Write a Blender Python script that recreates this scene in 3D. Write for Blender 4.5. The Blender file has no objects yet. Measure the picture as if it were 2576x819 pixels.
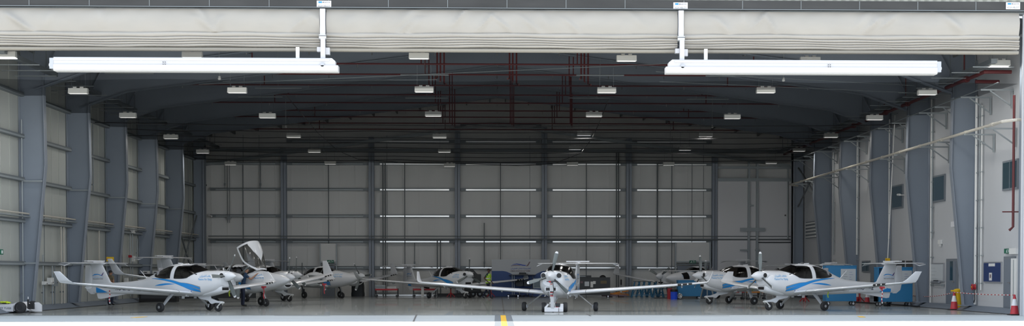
import bpy, bmesh, math, random
import numpy as np
from mathutils import Vector, Matrix
random.seed(4)
S = bpy.context.scene
COL = S.collection
pi = math.pi
# ------------------------------------------------------------------ camera
FPX, PPX, PPY, PSI, THE, HC = 3600., 1353., 783., .0284, .0277, 1.55
cd = bpy.data.cameras.new('camera'); cam = bpy.data.objects.new('camera', cd); COL.objects.link(cam)
Dv = np.array([math.sin(PSI)*math.cos(THE), math.cos(PSI)*math.cos(THE), -math.sin(THE)])
Rv = np.array([math.cos(PSI), -math.sin(PSI), 0.]); Uv = np.cross(Rv, Dv)
cam.matrix_world = Matrix([[Rv[0], Uv[0], -Dv[0], 0], [Rv[1], Uv[1], -Dv[1], 0], [Rv[2], Uv[2], -Dv[2], HC], [0, 0, 0, 1]])
cd.sensor_fit = 'HORIZONTAL'; cd.sensor_width = 36.0; cd.lens = 36.0*FPX/2576
cd.shift_x = (1288-PPX)/2576; cd.shift_y = (PPY-409.5)/2576
cd.clip_start = .5; cd.clip_end = 600
S.camera = cam
def ray(x, y): return Dv + Rv*(x-PPX)/FPX - Uv*(y-PPY)/FPX
def on_z(x, y, z=0.):
    v = ray(x, y); t = (z-HC)/v[2]; return Vector((v[0]*t, v[1]*t, z))
def on_y(x, y, Y):
    v = ray(x, y); t = Y/v[1]; return Vector((v[0]*t, Y, v[2]*t+HC))
def on_x(x, y, X):
    v = ray(x, y); t = X/v[0]; return Vector((X, v[1]*t, v[2]*t+HC))
# ------------------------------------------------------------------ light
w = bpy.data.worlds.new('world'); S.world = w; w.use_nodes = True
bg = w.node_tree.nodes['Background']; bg.inputs[0].default_value = (.76, .86, 1.0, 1); bg.inputs[1].default_value = 1.25
sd = bpy.data.lights.new('sun', 'SUN'); sd.energy = 6.0; sd.angle = .01; sd.color = (1, .96, .89)
sun = bpy.data.objects.new('sun', sd); COL.objects.link(sun)
sun.rotation_euler = Vector((.10, -.407, -1.0)).to_track_quat('-Z', 'Y').to_euler()   # high, behind the building
S.view_settings.view_transform = 'Standard'; S.view_settings.look = 'None'
S.view_settings.gamma = 1; S.view_settings.use_curve_mapping = False
S.view_settings.exposure = 0.45
S.cycles.use_denoising = True
S.cycles.max_bounces = 10; S.cycles.diffuse_bounces = 6; S.cycles.glossy_bounces = 4
S.cycles.transparent_max_bounces = 12; S.cycles.transmission_bounces = 4
S.cycles.sample_clamp_indirect = 6; S.cycles.caustics_reflective = False
# ------------------------------------------------------------------ materials
MATS = {}
def mat(name, col, rough=.5, metal=0., bump=None, noise=None, coat=0., emit=0., spec=.5):
    if name in MATS: return MATS[name]
    m = bpy.data.materials.new(name); m.use_nodes = True; MATS[name] = m
    nt = m.node_tree; b = nt.nodes['Principled BSDF']
    b.inputs['Base Color'].default_value = (*col, 1); b.inputs['Roughness'].default_value = rough
    b.inputs['Metallic'].default_value = metal; b.inputs['Coat Weight'].default_value = coat
    b.inputs['Specular IOR Level'].default_value = spec
    if emit:
        b.inputs['Emission Color'].default_value = (*col, 1); b.inputs['Emission Strength'].default_value = emit
    tc = nt.nodes.new('ShaderNodeTexCoord')
    if noise:                      # (scale xyz, amount)
        mp = nt.nodes.new('ShaderNodeMapping'); mp.inputs['Scale'].default_value = noise[0]
        n = nt.nodes.new('ShaderNodeTexNoise'); n.inputs['Scale'].default_value = 1; n.inputs['Detail'].default_value = 5
        r = nt.nodes.new('ShaderNodeMapRange'); r.inputs[1].default_value = .3; r.inputs[2].default_value = .7
        r.inputs[3].default_value = 1-noise[1]; r.inputs[4].default_value = 1+noise[1]
        mx = nt.nodes.new('ShaderNodeMix'); mx.data_type = 'RGBA'; mx.blend_type = 'MULTIPLY'; mx.inputs[0].default_value = 1
        mx.inputs[6].default_value = (*col, 1)
        nt.links.new(tc.outputs['Object'], mp.inputs[0]); nt.links.new(mp.outputs[0], n.inputs[0])
        nt.links.new(n.outputs[0], r.inputs[0]); nt.links.new(r.outputs[0], mx.inputs[7]); nt.links.new(mx.outputs[2], b.inputs[0])
    if bump:                       # (scale xyz, strength, distance) ribbed along the scaled axis
        mp = nt.nodes.new('ShaderNodeMapping'); mp.inputs['Scale'].default_value = bump[0]
        wv = nt.nodes.new('ShaderNodeTexWave'); wv.inputs['Scale'].default_value = 1; wv.bands_direction = 'DIAGONAL' if len(bump) > 3 else 'X'
        bp = nt.nodes.new('ShaderNodeBump'); bp.inputs['Strength'].default_value = bump[1]; bp.inputs['Distance'].default_value = bump[2]
        nt.links.new(tc.outputs['Object'], mp.inputs[0]); nt.links.new(mp.outputs[0], wv.inputs[0])
        nt.links.new(wv.outputs['Fac'], bp.inputs['Height']); nt.links.new(bp.outputs[0], b.inputs['Normal'])
    return m
def see_through(name, tint, opacity, col=(.01, .01, .012), gloss=.0):
    m = bpy.data.materials.new(name); m.use_nodes = True; MATS[name] = m
    nt = m.node_tree; nt.nodes.clear()
    o = nt.nodes.new('ShaderNodeOutputMaterial'); t = nt.nodes.new('ShaderNodeBsdfTransparent'); t.inputs[0].default_value = (*tint, 1)
    d = nt.nodes.new('ShaderNodeBsdfDiffuse'); d.inputs[0].default_value = (*col, 1)
    m1 = nt.nodes.new('ShaderNodeMixShader'); m1.inputs[0].default_value = opacity
    nt.links.new(t.outputs[0], m1.inputs[1]); nt.links.new(d.outputs[0], m1.inputs[2]); last = m1
    if gloss:
        g = nt.nodes.new('ShaderNodeBsdfGlossy'); g.inputs['Roughness'].default_value = .12
        lw_ = nt.nodes.new('ShaderNodeLayerWeight'); lw_.inputs[0].default_value = .5; pw = nt.nodes.new('ShaderNodeMath'); pw.operation = 'POWER'; pw.inputs[1].default_value = 3.0; nt.links.new(lw_.outputs['Facing'], pw.inputs[0]); f = nt.nodes.new('ShaderNodeMapRange'); f.inputs[3].default_value = .045; f.inputs[4].default_value = .7; nt.links.new(pw.outputs[0], f.inputs[0])
        m2 = nt.nodes.new('ShaderNodeMixShader'); nt.links.new(f.outputs[0], m2.inputs[0])
        nt.links.new(m1.outputs[0], m2.inputs[1]); nt.links.new(g.outputs[0], m2.inputs[2]); last = m2
    nt.links.new(last.outputs[0], o.inputs[0]); return m
def M(n): return MATS[n]
mat('concrete', (.34, .36, .35), .24, noise=((.25, .6, 1), .10), coat=.25)
mat('apron_shade', (.44, .48, .50), .55, noise=((.4, .8, 1), .06))  # apron concrete toned darker and bluer, building shade put into the colour
mat('apron', (.60, .585, .55), .8, noise=((.3, .3, 1), .05))
mat('joint', (.12, .12, .12), .7); mat('grating', (.16, .18, .18), .6)
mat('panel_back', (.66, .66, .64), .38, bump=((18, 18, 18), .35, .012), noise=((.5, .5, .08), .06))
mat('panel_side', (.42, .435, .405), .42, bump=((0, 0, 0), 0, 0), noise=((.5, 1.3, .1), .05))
mat('plaster', (.52, .53, .545), .7, noise=((.5, .5, .5), .02))
mat('steel_blue', (.215, .25, .297), .5, noise=((.6, .6, .6), .04))
mat('steel_edge', (.24, .27, .315), .45)
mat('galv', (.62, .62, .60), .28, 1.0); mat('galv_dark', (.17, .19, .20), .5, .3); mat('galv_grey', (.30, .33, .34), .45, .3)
mat('roof_sheet', (.16, .18, .20), .7); mat('purlin', (.17, .18, .175), .5)
mat('red_pipe', (.12, .022, .024), .5); mat('white_pipe', (.50, .47, .41), .5)
mat('curtain', (.40, .38, .345), .62, noise=((.6, 1, 1.5), .05)); mat('plaster_back', (.68, .68, .69), .7)
mat('header', (.038, .038, .037), .55, noise=((.5, 1, 2), .25))
mat('cladding', (.38, .38, .33), .6); mat('boom_white', (.62, .62, .64), .4); mat('white_paint', (.78, .78, .80), .38); mat('beam_cream', (.30, .28, .24), .6)
mat('off_white', (.72, .72, .70), .5)
mat('gelcoat', (.69, .705, .73), .28, coat=.4); mat('cabin', (.055, .055, .06), .6); mat('seat_grey', (.22, .22, .23), .8)
mat('livery_blue', (.018, .26, .66), .35); mat('livery_grey', (.26, .30, .34), .4); mat('livery_purple', (.10, .06, .20), .4)
mat('text_blue', (.16, .42, .70), .5); mat('text_dark', (.03, .035, .06), .5); mat('reg_grey', (.16, .16, .155), .5)
mat('black', (.012, .012, .013), .5); mat('rubber', (.028, .028, .03), .75); mat('dark_grey', (.05, .055, .06), .6)
mat('chrome', (.72, .72, .74), .25, 1.0); mat('alu', (.55, .56, .58), .4, .8)
mat('blade', (.14, .16, .16), .45); mat('green', (.02, .30, .12), .5)
mat('sign_green', (.01, .13, .075), .5); mat('sign_white', (.75, .78, .78), .5)
mat('red', (.42, .02, .03), .5); mat('cone_red', (.48, .03, .045), .5); mat('yellow', (.80, .50, .01), .5)
mat('line_yellow', (.80, .46, .03), .7); mat('line_grey', (.16, .18, .20), .75); mat('slab_blue', (.16, .19, .23), .6)
mat('cabinet_blue', (.025, .20, .42), .45); mat('trestle_blue', (.03, .14, .25), .5); mat('blue_dark', (.015, .10, .22), .5); mat('barrel_blue', (.02, .09, .75), .35)
mat('banner_grey', (.42, .44, .46), .6); mat('banner_blue', (.034, .075, .22), .6); mat('logo_blue', (.03, .07, .36), .5); mat('logo_brown', (.16, .10, .12), .5)
mat('notice_blue', (.010, .032, .125), .6); mat('pane', (.03, .065, .085), .12); mat('frame_grey', (.18, .20, .22), .5)
mat('door_grey', (.17, .195, .23), .5); mat('paper', (.7, .7, .68), .7); mat('whiteboard', (.55, .58, .60), .35)
mat('skin_dark', (.10, .05, .032), .6); mat('skin_mid', (.36, .19, .12), .6); mat('hair', (.01, .009, .009), .7)
mat('navy', (.012, .018, .042), .8); mat('shirt_navy', (.016, .045, .10), .8); mat('khaki', (.16, .13, .08), .8); mat('hivis', (.36, .62, .03), .6)
mat('reflective', (.75, .77, .78), .4); mat('lime', (.62, .80, .03), .5); mat('orange', (.62, .22, .03), .6); mat('lamp_glass', (1, .98, .94), .3, emit=.4); mat('lamp_body', (.50, .50, .47), .5)
mat('jamb', (.50, .51, .53), .5)
mat('shutter', (.20, .215, .22), .45); mat('tarp', (.03, .035, .038), .6)
see_through('net', (1, 1, 1), .43, (.010, .012, .015))
see_through('glass', (.32, .29, .265), .10, (.012, .012, .012), .8)
see_through('clear', (.60, .60, .58), .12, (.03, .03, .03), .8)
# ------------------------------------------------------------------ mesh helpers
class MB:
    def __init__(s): s.v = []; s.f = []; s.m = []; s.mats = []
    def mi(s, m):
        if m not in s.mats: s.mats.append(m)
        return s.mats.index(m)
    def add(s, vs, fs, m):
        o = len(s.v); s.v += [tuple(v) for v in vs]; i = s.mi(m)
        for f in fs: s.f.append(tuple(o+k for k in f)); s.m.append(i)
        return s
    def box(s, c, d, m, rot=None, bev=0):
        c = Vector(c); h = Vector(d)/2; vs = []
        for x in (-1, 1):
            for y in (-1, 1):
                for z in (-1, 1):
                    p = Vector((x*h.x, y*h.y, z*h.z))
                    if rot is not None: p = rot @ p
                    vs.append(c+p)
        return s.add(vs, [(0, 1, 3, 2), (4, 6, 7, 5), (0, 4, 5, 1), (2, 3, 7, 6), (0, 2, 6, 4), (1, 5, 7, 3)], m)
    def bx(s, x0, x1, y0, y1, z0, z1, m): return s.box(((x0+x1)/2, (y0+y1)/2, (z0+z1)/2), (abs(x1-x0), abs(y1-y0), abs(z1-z0)), m)
    def bar(s, a, b, wd, ht, m):
        a = Vector(a); b = Vector(b); d = b-a; q = d.to_track_quat('Y', 'Z').to_matrix()
        return s.box((a+b)/2, (wd, d.length, ht), m, q)
    def tube(s, pts, r, m, n=8, caps=True):
        pts = [Vector(p) for p in pts]; rs = r if isinstance(r, (list, tuple)) else [r]*len(pts); rings = []
        up = None
        for i, p in enumerate(pts):
            d = (pts[min(i+1, len(pts)-1)]-pts[max(i-1, 0)]).normalized()
            if up is None: up = Vector((0, 0, 1)) if abs(d.z) < .9 else Vector((1, 0, 0))
            a = d.cross(up).normalized(); b = a.cross(d).normalized(); up = b
            rings.append([p+(a*math.cos(2*pi*k/n)+b*math.sin(2*pi*k/n))*rs[i] for k in range(n)])
        return s.loft(rings, m, caps)
    def loft(s, rings, m, caps=True, closed=True):
        n = len(rings[0]); vs = [v for r in rings for v in r]; fs = []
        for i in range(len(rings)-1):
            for k in range(n if closed else n-1):
                k2 = (k+1) % n; fs.append((i*n+k, i*n+k2, (i+1)*n+k2, (i+1)*n+k))
        if caps: fs += [tuple(range(n))[::-1], tuple(range((len(rings)-1)*n, len(rings)*n))]
        return s.add(vs, fs, m)
    def lathe(s, c, prof, m, n=16, axis='Z', rot=None):
        c = Vector(c); rings = []
        for r, h in prof:
            ring = []
            for k in range(n):
                a = 2*pi*k/n; x, y = r*math.cos(a), r*math.sin(a)
                p = {'Z': (x, y, h), 'X': (h, x, y), 'Y': (x, h, y)}[axis]; p = Vector(p)
                if rot is not None: p = rot @ p
                ring.append(c+p)
            rings.append(ring)
        return s.loft(rings, m)
    def prism(s, poly, axis, a, b, m):
        def P(p, t): return {'X': (t, p[0], p[1]), 'Y': (p[0], t, p[1]), 'Z': (p[0], p[1], t)}[axis]
        n = len(poly)
        return s.add([P(p, a) for p in poly]+[P(p, b) for p in poly],
                     [tuple(range(n)), tuple(range(2*n-1, n-1, -1))]+[(k, (k+1) % n, n+(k+1) % n, n+k) for k in range(n)], m)
    def obj(s, name, parent=None, smooth=False, loc=None, rotz=None, bevel=0, fix=True):
        me = bpy.data.meshes.new(name); me.from_pydata(s.v, [], s.f)
        for m in s.mats: me.materials.append(MATS[m])
        me.polygons.foreach_set('material_index', s.m)
        if fix:
            bm = bmesh.new(); bm.from_mesh(me); bmesh.ops.recalc_face_normals(bm, faces=bm.faces); bm.to_mesh(me); bm.free()
        if smooth:
            me.polygons.foreach_set('use_smooth', [True]*len(me.polygons)); me.set_sharp_from_angle(angle=.7)
        o = bpy.data.objects.new(name, me); COL.objects.link(o)
        if parent is not None: o.parent = parent
        if loc is not None: o.location = loc
        if rotz is not None: o.rotation_euler = (0, 0, rotz)
        if bevel:
            b = o.modifiers.new('bevel', 'BEVEL'); b.width = bevel; b.segments = 2; b.limit_method = 'ANGLE'
        return o
def tag(o, label, cat, group=None, kind=None):
    o['label'] = label; o['category'] = cat
    if group: o['group'] = group
    if kind: o['kind'] = kind
    return o
def thing(name, label, cat, loc=(0, 0, 0), rotz=0, group=None):
    o = bpy.data.objects.new(name, None); COL.objects.link(o); o.empty_display_size = .2
    o.location = loc; o.rotation_euler = (0, 0, rotz); return tag(o, label, cat, group)
def struct(o, label=None, cat=None):
    o['kind'] = 'structure'
    if label: o['label'] = label; o['category'] = cat
    return o
def kids(o): return [c for c in o.children]
def dup(root, loc, rotz, label, group=None, skip=()):
    r = root.copy(); COL.objects.link(r); r.location = loc; r.rotation_euler = (0, 0, rotz); r['label'] = label
    if group: r['group'] = group
    for ch in list(root.children):
        if ch.name.split('.')[0] in skip: continue
        c = ch.copy(); COL.objects.link(c); c.parent = r
        for g in ch.children:
            d = g.copy(); COL.objects.link(d); d.parent = c
    return r
def text_mesh(body, width=None, height=None, bold=0.0):
    c = bpy.data.curves.new('t', 'FONT'); c.body = body; c.resolution_u = 2; c.offset = bold
    o = bpy.data.objects.new('t', c); COL.objects.link(o)
    dg = bpy.context.evaluated_depsgraph_get(); me = bpy.data.meshes.new_from_object(o.evaluated_get(dg))
    vs = [(v.co.x, v.co.y) for v in me.vertices]; fs = [tuple(p.vertices) for p in me.polygons]
    bpy.data.objects.remove(o); bpy.data.meshes.remove(me)
    x0 = min(v[0] for v in vs); x1 = max(v[0] for v in vs); y0 = min(v[1] for v in vs); y1 = max(v[1] for v in vs)
    k = width/(x1-x0) if width else height/(y1-y0); kz = height/(y1-y0) if height else k
    return [((v[0]-(x0+x1)/2)*k, (v[1]-y0)*kz) for v in vs], fs
def flat_text(mb, body, o, ux, uz, m, width=None, height=None, bold=0.0):
    vs, fs = text_mesh(body, width, height, bold); o = Vector(o); ux = Vector(ux); uz = Vector(uz)
    mb.add([o+ux*a+uz*b for a, b in vs], fs, m)
AR1 = '\uFEB7\uFED0\uFED2 \uFE8D\uFEDF\uFEC4\uFEF4\uFEAE\uFE8D\uFEE5'[::-1]
AR2 = '\uFE83\uFEDB\uFE8E\uFEA9\uFEF3\uFEE4\uFEF4\uFE94 \uFECB\uFEE4\uFE8E\uFEE5 \uFEDF\uFEE0\uFEC4\uFEF4\uFEAE\uFE8D\uFEE5'[::-1]
# ------------------------------------------------------------------ the hangar
XL = -18.80
XW, YD, YB, NZ = 19.22, 50.3, 92.3, 8.5
SLOPE, APEX = .129, 12.75
def roofz(x): return APEX-abs(x)*SLOPE
b = MB(); b.bx(-19.4, 19.4, 51.75, YB+.3, -.3, 0, 'concrete')
struct(b.obj('floor'), 'grey polished concrete hangar floor', 'floor')
b = MB(); b.bx(-60, 60, 45.2, 51.75, -.3, -.004, 'apron_shade')
struct(b.obj('floor_threshold'), 'pale concrete strip in front of the hangar doorway, building shade in its colour', 'floor')
b = MB(); b.bx(-160, 160, -60, 45.2, -.3, -.006, 'apron')
b.bx(-160, -60, 45.2, 120, -.3, -.006, 'apron'); b.bx(60, 160, 45.2, 120, -.3, -.006, 'apron')
struct(b.obj('floor_apron'), 'sunlit white concrete apron outside the hangar', 'apron')
b = MB(); b.bx(-18.3, 18.3, 51.45, 51.62, -.003, .004, 'grating')
struct(b.obj('trim_1'), 'thin drain grating across the hangar doorway', 'drain')
b = MB()                                            # floor joints
for pts in ([(1262, 744), (1268, 789)], [(1040, 808), (1048, 790)], [(1475, 789), (1486, 794)], [(690, 793), (830, 793.6)], [(1690, 793), (1835, 793.6)]):
    p, q = on_z(*pts[0]), on_z(*pts[1]); b.bar((p.x, p.y, .003), (q.x, q.y, .003), .05, .004, 'joint')
struct(b.obj('trim_2'), 'dark expansion joints cut in the concrete floor', 'floor joint')
def centre_line(name, x0, x1, m, lab, cat):
    b = MB(); b.bx(x0, x1, 20, 51.2, -.004, .005, m); tag(b.obj(name), lab, cat)
centre_line('painted_line', .12, .30, 'line_yellow', 'yellow taxi guide line running in through the middle of the doorway', 'painted line')
centre_line('painted_border', -.08, .12, 'line_grey', 'dark grey painted border left of the yellow taxi line', 'painted line')
centre_line('painted_border', .30, .50, 'line_grey', 'dark grey painted border right of the yellow taxi line', 'painted line')
for x, y, s_, l in ((350, 797, 1, 'left'), (2167, 796, -1, 'right')):
    p = on_z(x, y); b = MB(); b.prism([(p.x-.17*1, p.y-.5), (p.x+.02, p.y-.5), (p.x+.17, p.y+.5), (p.x-.02, p.y+.5)], 'Z', -.002, .006, 'line_yellow')
    tag(b.obj('floor_mark'), 'small orange painted mark on the threshold, on the %s side of the doorway' % l, 'floor mark')
for sg, nm in ((-1, 'left'), (1, 'right')):         # sloping blue kerb strips along the side walls
    b = MB(); b.prism([((XL if sg < 0 else XW)-sg*.55, -.01), ((XL if sg < 0 else XW)+sg*.1, -.01), ((XL if sg < 0 else XW)+sg*.1, .2), ((XL if sg < 0 else XW)-sg*.1, .2)], 'Y', 51.8, 91.9, 'slab_blue')
    b.bx((XL if sg < 0 else XW)-sg*.58, (XL if sg < 0 else XW)-sg*.55, 51.8, 91.9, 0, .02, 'black')
    struct(b.obj('trim_%d' % (3 if sg < 0 else 4)), 'blue-grey sloping kerb strip along the %s wall' % nm, 'kerb')
# walls
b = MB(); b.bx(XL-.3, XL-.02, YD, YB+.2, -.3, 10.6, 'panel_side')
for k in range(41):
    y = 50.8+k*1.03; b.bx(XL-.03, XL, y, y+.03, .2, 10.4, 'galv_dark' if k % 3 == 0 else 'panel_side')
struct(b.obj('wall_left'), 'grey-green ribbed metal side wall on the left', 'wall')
b = MB(); b.bx(XW+.02, XW+.3, YD, YB+.2, -.3, 10.6, 'plaster')
struct(b.obj('wall_right'), 'smooth white plastered side wall on the right', 'wall')
b = MB(); b.prism([(-19.4, -.3), (19.4, -.3), (19.4, 10.3), (0, 12.9), (-19.4, 10.3)], 'Y', YB+.05, YB+.3, 'panel_back')
x = -18.3
rr = random.Random(2)
while x < 14:
    b.bx(x, x+.025, YB+.02, YB+.06, 0, 10.3, 'galv_dark' if rr.random() < .2 else 'panel_back'); x += 1.02
struct(b.obj('wall_back'), 'light grey ribbed metal back wall', 'wall')
b = MB()
for sg in (-1, 1):
    b.add([(0, YD+.3, APEX), (0, YB+.4, APEX), (sg*19.6, YB+.4, roofz(19.6)), (sg*19.6, YD+.3, roofz(19.6)),
           (0, YD+.3, APEX+.2), (0, YB+.4, APEX+.2), (sg*19.6, YB+.4, roofz(19.6)+.2), (sg*19.6, YD+.3, roofz(19.6)+.2)],
          [(0, 1, 2, 3), (7, 6, 5, 4), (0, 3, 7, 4), (1, 5, 6, 2), (3, 2, 6, 7)], 'roof_sheet')
    for k in range(13):
        x = sg*(.5+k*1.48); b.bx(x, x+.07, YD, YB, roofz(x)-.26, roofz(x)-.02, 'purlin')
struct(b.obj('ceiling'), 'dark pitched metal roof with lengthwise purlins', 'roof')
# front of the building above the door
b = MB(); b.bx(-60, 60, YD-.05, YD+.25, 11.03, 13.0, 'cladding'); b.bx(-60, -19.0, YD-.05, YD+.25, -.3, 11.09, 'cladding'); b.bx(19.0, 60, YD-.05, YD+.25, -.3, 11.09, 'cladding')
b.bx(-60, 60, YD+.25, YD+.6, 12.6, 13.0, 'cladding')
for k in range(136):
    x = -20+k*.295; b.prism([(x, YD-.05), (x+.08, YD-.12), (x+.2, YD-.12), (x+.28, YD-.05)], 'Z', 11.03, 13.0, 'cladding')
struct(b.obj('wall_front'), 'cream corrugated metal cladding above the hangar doorway', 'wall')
b = MB(); b.bx(-19.0, 19.0, YD-.18, YD+.3, 10.72, 11.03, 'header'); b.bx(-19.0, 19.0, YD-.21, YD-.18, 10.70, 10.73, 'galv_dark'); b.bx(-19, 19, YD-.05, YD+.3, 10.62, 10.70, 'galv_dark')
for k in range(19):
    x = -18.2+k*2.06; b.bx(x, x+.015, YD-.19, YD-.18, 10.73, 11.02, 'galv_grey')
struct(b.obj('trim_5'), 'dark grey panelled header beam over the hangar door', 'door header')
b = MB(); b.bx(18.62, 19.05, YD-.1, YD+.1, 0, 10.62, 'jamb'); b.bx(18.56, 18.62, YD-.02, YD+.05, 0, 10.62, 'jamb')
struct(b.obj('trim_6'), 'white vertical guide rail at the right edge of the doorway', 'door jamb')
b = MB(); b.bx(-19.05, -18.42, YD-.1, YD+.35, 0, 10.62, 'jamb'); struct(b.obj('trim_7'), 'white vertical guide rail at the left edge of the doorway', 'door jamb')
# header badges
for k, (px, py, l) in enumerate(((815, 10.5, 'on the header above the left door post'), (1712, 15, 'on the header above the right door post'), (2548.5, 14.5, 'at the right end of the dark header'))):
    p = on_y(px, py, YD-.2); b = MB(); b.box((0, .01, 0), (.5, .02, .245), 'white_paint')
    b.bx(-.19, -.07, -.004, 0, .04, .095, 'livery_blue')
    for w_ in (1, ): flat_text(b, 'MEGADOOR', (.08, -.003, .045), (1, 0, 0), (0, 0, 1), 'text_dark', .26, .04, .01)
    flat_text(b, 'ASSA ABLOY', (0, -.003, -.09), (1, 0, 0), (0, 0, 1), 'reg_grey', .42, .065)
    tag(b.obj('door_badge', loc=p), 'white MEGADOOR and ASSA ABLOY badge %s' % l, 'sign')
# fabric door, raised: three pleated panels
def curtain(x0, x1, seed, lab):
    r = random.Random(seed); prof = []
    zt, zf = 10.66, 9.86
    nU = 26
    for i in range(nU):
        t = i/(nU-1); prof.append((zt+(zf-zt)*t, -.10*math.sin(pi*t*.95)-.02, 0, 1-abs(2*t-1)))
    edges = [9.86, 9.70, 9.60, 9.52, 9.44, 9.36]
    for a, c in zip(edges[:-1], edges[1:]):
        for j in range(1, 9):
            t = j/8; prof.append((a+(c-a)*t+.012*math.sin(pi*t), -.03-.065*math.sin(pi*t)**.7-.02*(1-t), 1, 0))
    nx = max(20, int((x1-x0)/.09)); wr = []
    for k in range(int((x1-x0)*1.0)):
        wr.append((r.uniform(x0, x1), r.uniform(.25, .75), r.uniform(-1, 1)*1.3, r.uniform(.04, .10), r.uniform(.08, .22)))
    rings = []
    for i in range(nx+1):
        x = x0+(x1-x0)*i/nx; ring = []
        for z, y, kind, amp in prof:
            dy = 0; dz = 0
            if kind == 0:
                t = (zt-z)/(zt-zf)
                for (cx, ct, sl, a, wd) in wr:
                    u = (x-cx)-sl*(t-ct)*.9; 
                    if abs(u) < .5 and abs(t-ct) < .5: dy -= a*math.exp(-(u/wd)**2)*math.cos((t-ct)*pi)
                dy += .006*math.sin(x*7+t*5)
            else:
                dz = .014*math.sin(x*.8+seed)+.008*math.sin(x*2.7+z*9); 
                e = min(abs(x-x0), abs(x1-x)); dy += .02*math.sin(z*40+x*1.5)*max(0, 1-e/1.5)
            ring.append((x, YD-.04+y+dy, z+dz))
        rings.append(ring)
    b = MB(); b.loft(rings, 'curtain', caps=False, closed=False); b.bx(x0, x1, YD+.08, YD+.12, 9.34, 10.66, 'curtain')
    root = tag(b.obj('door_curtain', smooth=True, fix=False), lab, 'hangar door', 'folded fabric door panels')
    b = MB(); b.tube([(x0, YD-.03, 9.28), (x1, YD-.03, 9.28)], .065, 'beam_cream', 12); b.bx(x0, x1, YD, YD+.2, 9.235, 9.34, 'beam_cream')
    b.obj('bottom_beam', root, True); return root
PX1, PX2 = on_y(814, 130, YD).x, on_y(1711, 130, YD).x
curtain(-18.42, PX1-.11, 3, 'cream fabric door panel folded up under the header, left of the left post')
curtain(PX1+.11, PX2-.11, 8, 'cream fabric door panel folded up under the header, between the two posts')
curtain(PX2+.11, 18.4, 13, 'cream fabric door panel folded up under the header, right of the right post')
for px, l, sg in ((PX1, 'left', 1), (PX2, 'right', -1)):   # mullion hangers and swung-up mullions
    t = thing('door_mullion', 'long white folding door mullion swung up level under its bracket, %s of the two' % l, 'door mullion', (px, YD-.3, 9.2), 0)
    b = MB(); b.bx(-.09, .09, .02, .2, .55, 1.46, 'boom_white')
    b.bx(-.12, .12, -.02, .1, .40, .56, 'off_white'); b.bx(-.06, .1, -.1, .06, -.42, .42, 'boom_white')
    b.bx(-.2, -.06, .05, .25, -.02, .14, 'boom_white'); b.bx(.1, .24, .05, .25, -.12, .12, 'boom_white'); b.bx(-.14, .14, -.03, .0, .50, .53, 'galv_dark'); b.bx(-.14, .14, -.03, .0, .40, .415, 'galv_dark')
    b.obj('hanger_bracket', t, bevel=.01)
    zc = -.51
    x0, x1 = (-9.18, .46) if sg > 0 else (-.46, 8.95)
    b = MB(); e = x1 if sg > 0 else x0; f = x0 if sg > 0 else x1
    b.prism([(f, zc-.2), (e, zc-.2), (e, zc+.13), (e-sg*.12, zc+.23), (f, zc+.23)], 'Y', -.2, .16, 'boom_white')
    b.bx(min(f, e+sg*.1), max(f, e+sg*.1), -.25, .2, zc-.22, zc-.02, 'boom_white')
    b.bx(min(f, e+sg*.1), max(f, e+sg*.1), -.22, .18, zc-.245, zc-.22, 'off_white')
    b.bx(min(f, e-sg*.2), max(f, e-sg*.2), -.225, -.19, zc+.12, zc+.2, 'boom_white')
    b.obj('mullion_beam', t, bevel=.008)
    b = MB(); b.bx(f-.14*sg if sg > 0 else f, f if sg > 0 else f+.14, -.2, .15, zc-.17, zc+.2, 'alu'); b.tube([(f-sg*.14, -.02, zc-.02), (f-sg*.2, -.02, zc-.02)], .06, 'off_white', 10); b.obj('end_cap', t)
    b = MB(); b.lathe((.02, -.25, zc+.0), [(.07, .03), (.07, 0), (.03, 0), (.03, -.02)], 'alu', 14, 'Y'); b.obj('pivot_pin', t)
    c = -5.4 if sg > 0 else 5.15
    b = MB()
    for q in range(4): b.lathe((c+.05*math.cos(q*pi/2+.8), -.25, zc+.03+.05*math.sin(q*pi/2+.8)), [(.012, -.006), (.012, .05)], 'dark_grey', 8, 'Y')
    b.obj('bolt_plate', t)
    b = MB(); xx = .85*sg*-1; b.bx(xx-.06, xx+.06, -.1, .0, zc+.23, zc+.62, 'off_white'); b.obj('support_strap', t)
# columns
def column(sg, Y, lab):
    b = MB(); xw = (XL+.02) if sg < 0 else XW-.02
    prof = [(.2, .43), (5.75, .98), (8.55, .93), (9.3, .95), (roofz(18.3)-.05, 1.5)]
    yc = Y
    vs = []; poly = [(xw, .2)]+[(xw-sg*d, z) for z, d in prof]+[(xw, roofz(19)-.05)]
    b.prism(poly, 'Y', yc-.01, yc+.01, 'steel_blue')
    for (z0, d0), (z1, d1) in zip(prof[:-1], prof[1:]):
        b.prism([(xw-sg*d0, z0), (xw-sg*(d0+.025), z0), (xw-sg*(d1+.025), z1), (xw-sg*d1, z1)], 'Y', yc-.15, yc+.15, 'steel_edge')
    b.bx(xw-.02, xw+.02, yc-.15, yc+.15, .2, 10, 'steel_edge')
    b.box((xw-sg*.25, yc, .21), (.7, .4, .03), 'steel_blue')
    if sg < 0: b.bar((xw-.0, yc-.17, 5.12), (xw-sg*.9, yc-.17, 5.12), .05, .05, 'galv_grey'); b.bar((xw, yc-.17, 1.9), (xw-sg*.6, yc-.17, 1.9), .05, .05, 'galv_grey')
    tag(b.obj('steel_column'), lab, 'column', 'tapered steel columns along the side walls')
FR = [50.9+6.23*k for k in range(7)]
ordn = ['first', 'second', 'third', 'fourth', 'fifth', 'sixth', 'seventh']
for k, Y in enumerate(FR[1:6]):
    column(-1, Y, 'tapered blue-grey steel column on the left wall, %s from the door' % ordn[k])
    column(1, Y, 'tapered blue-grey steel column on the right wall, %s from the door' % ordn[k])
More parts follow.
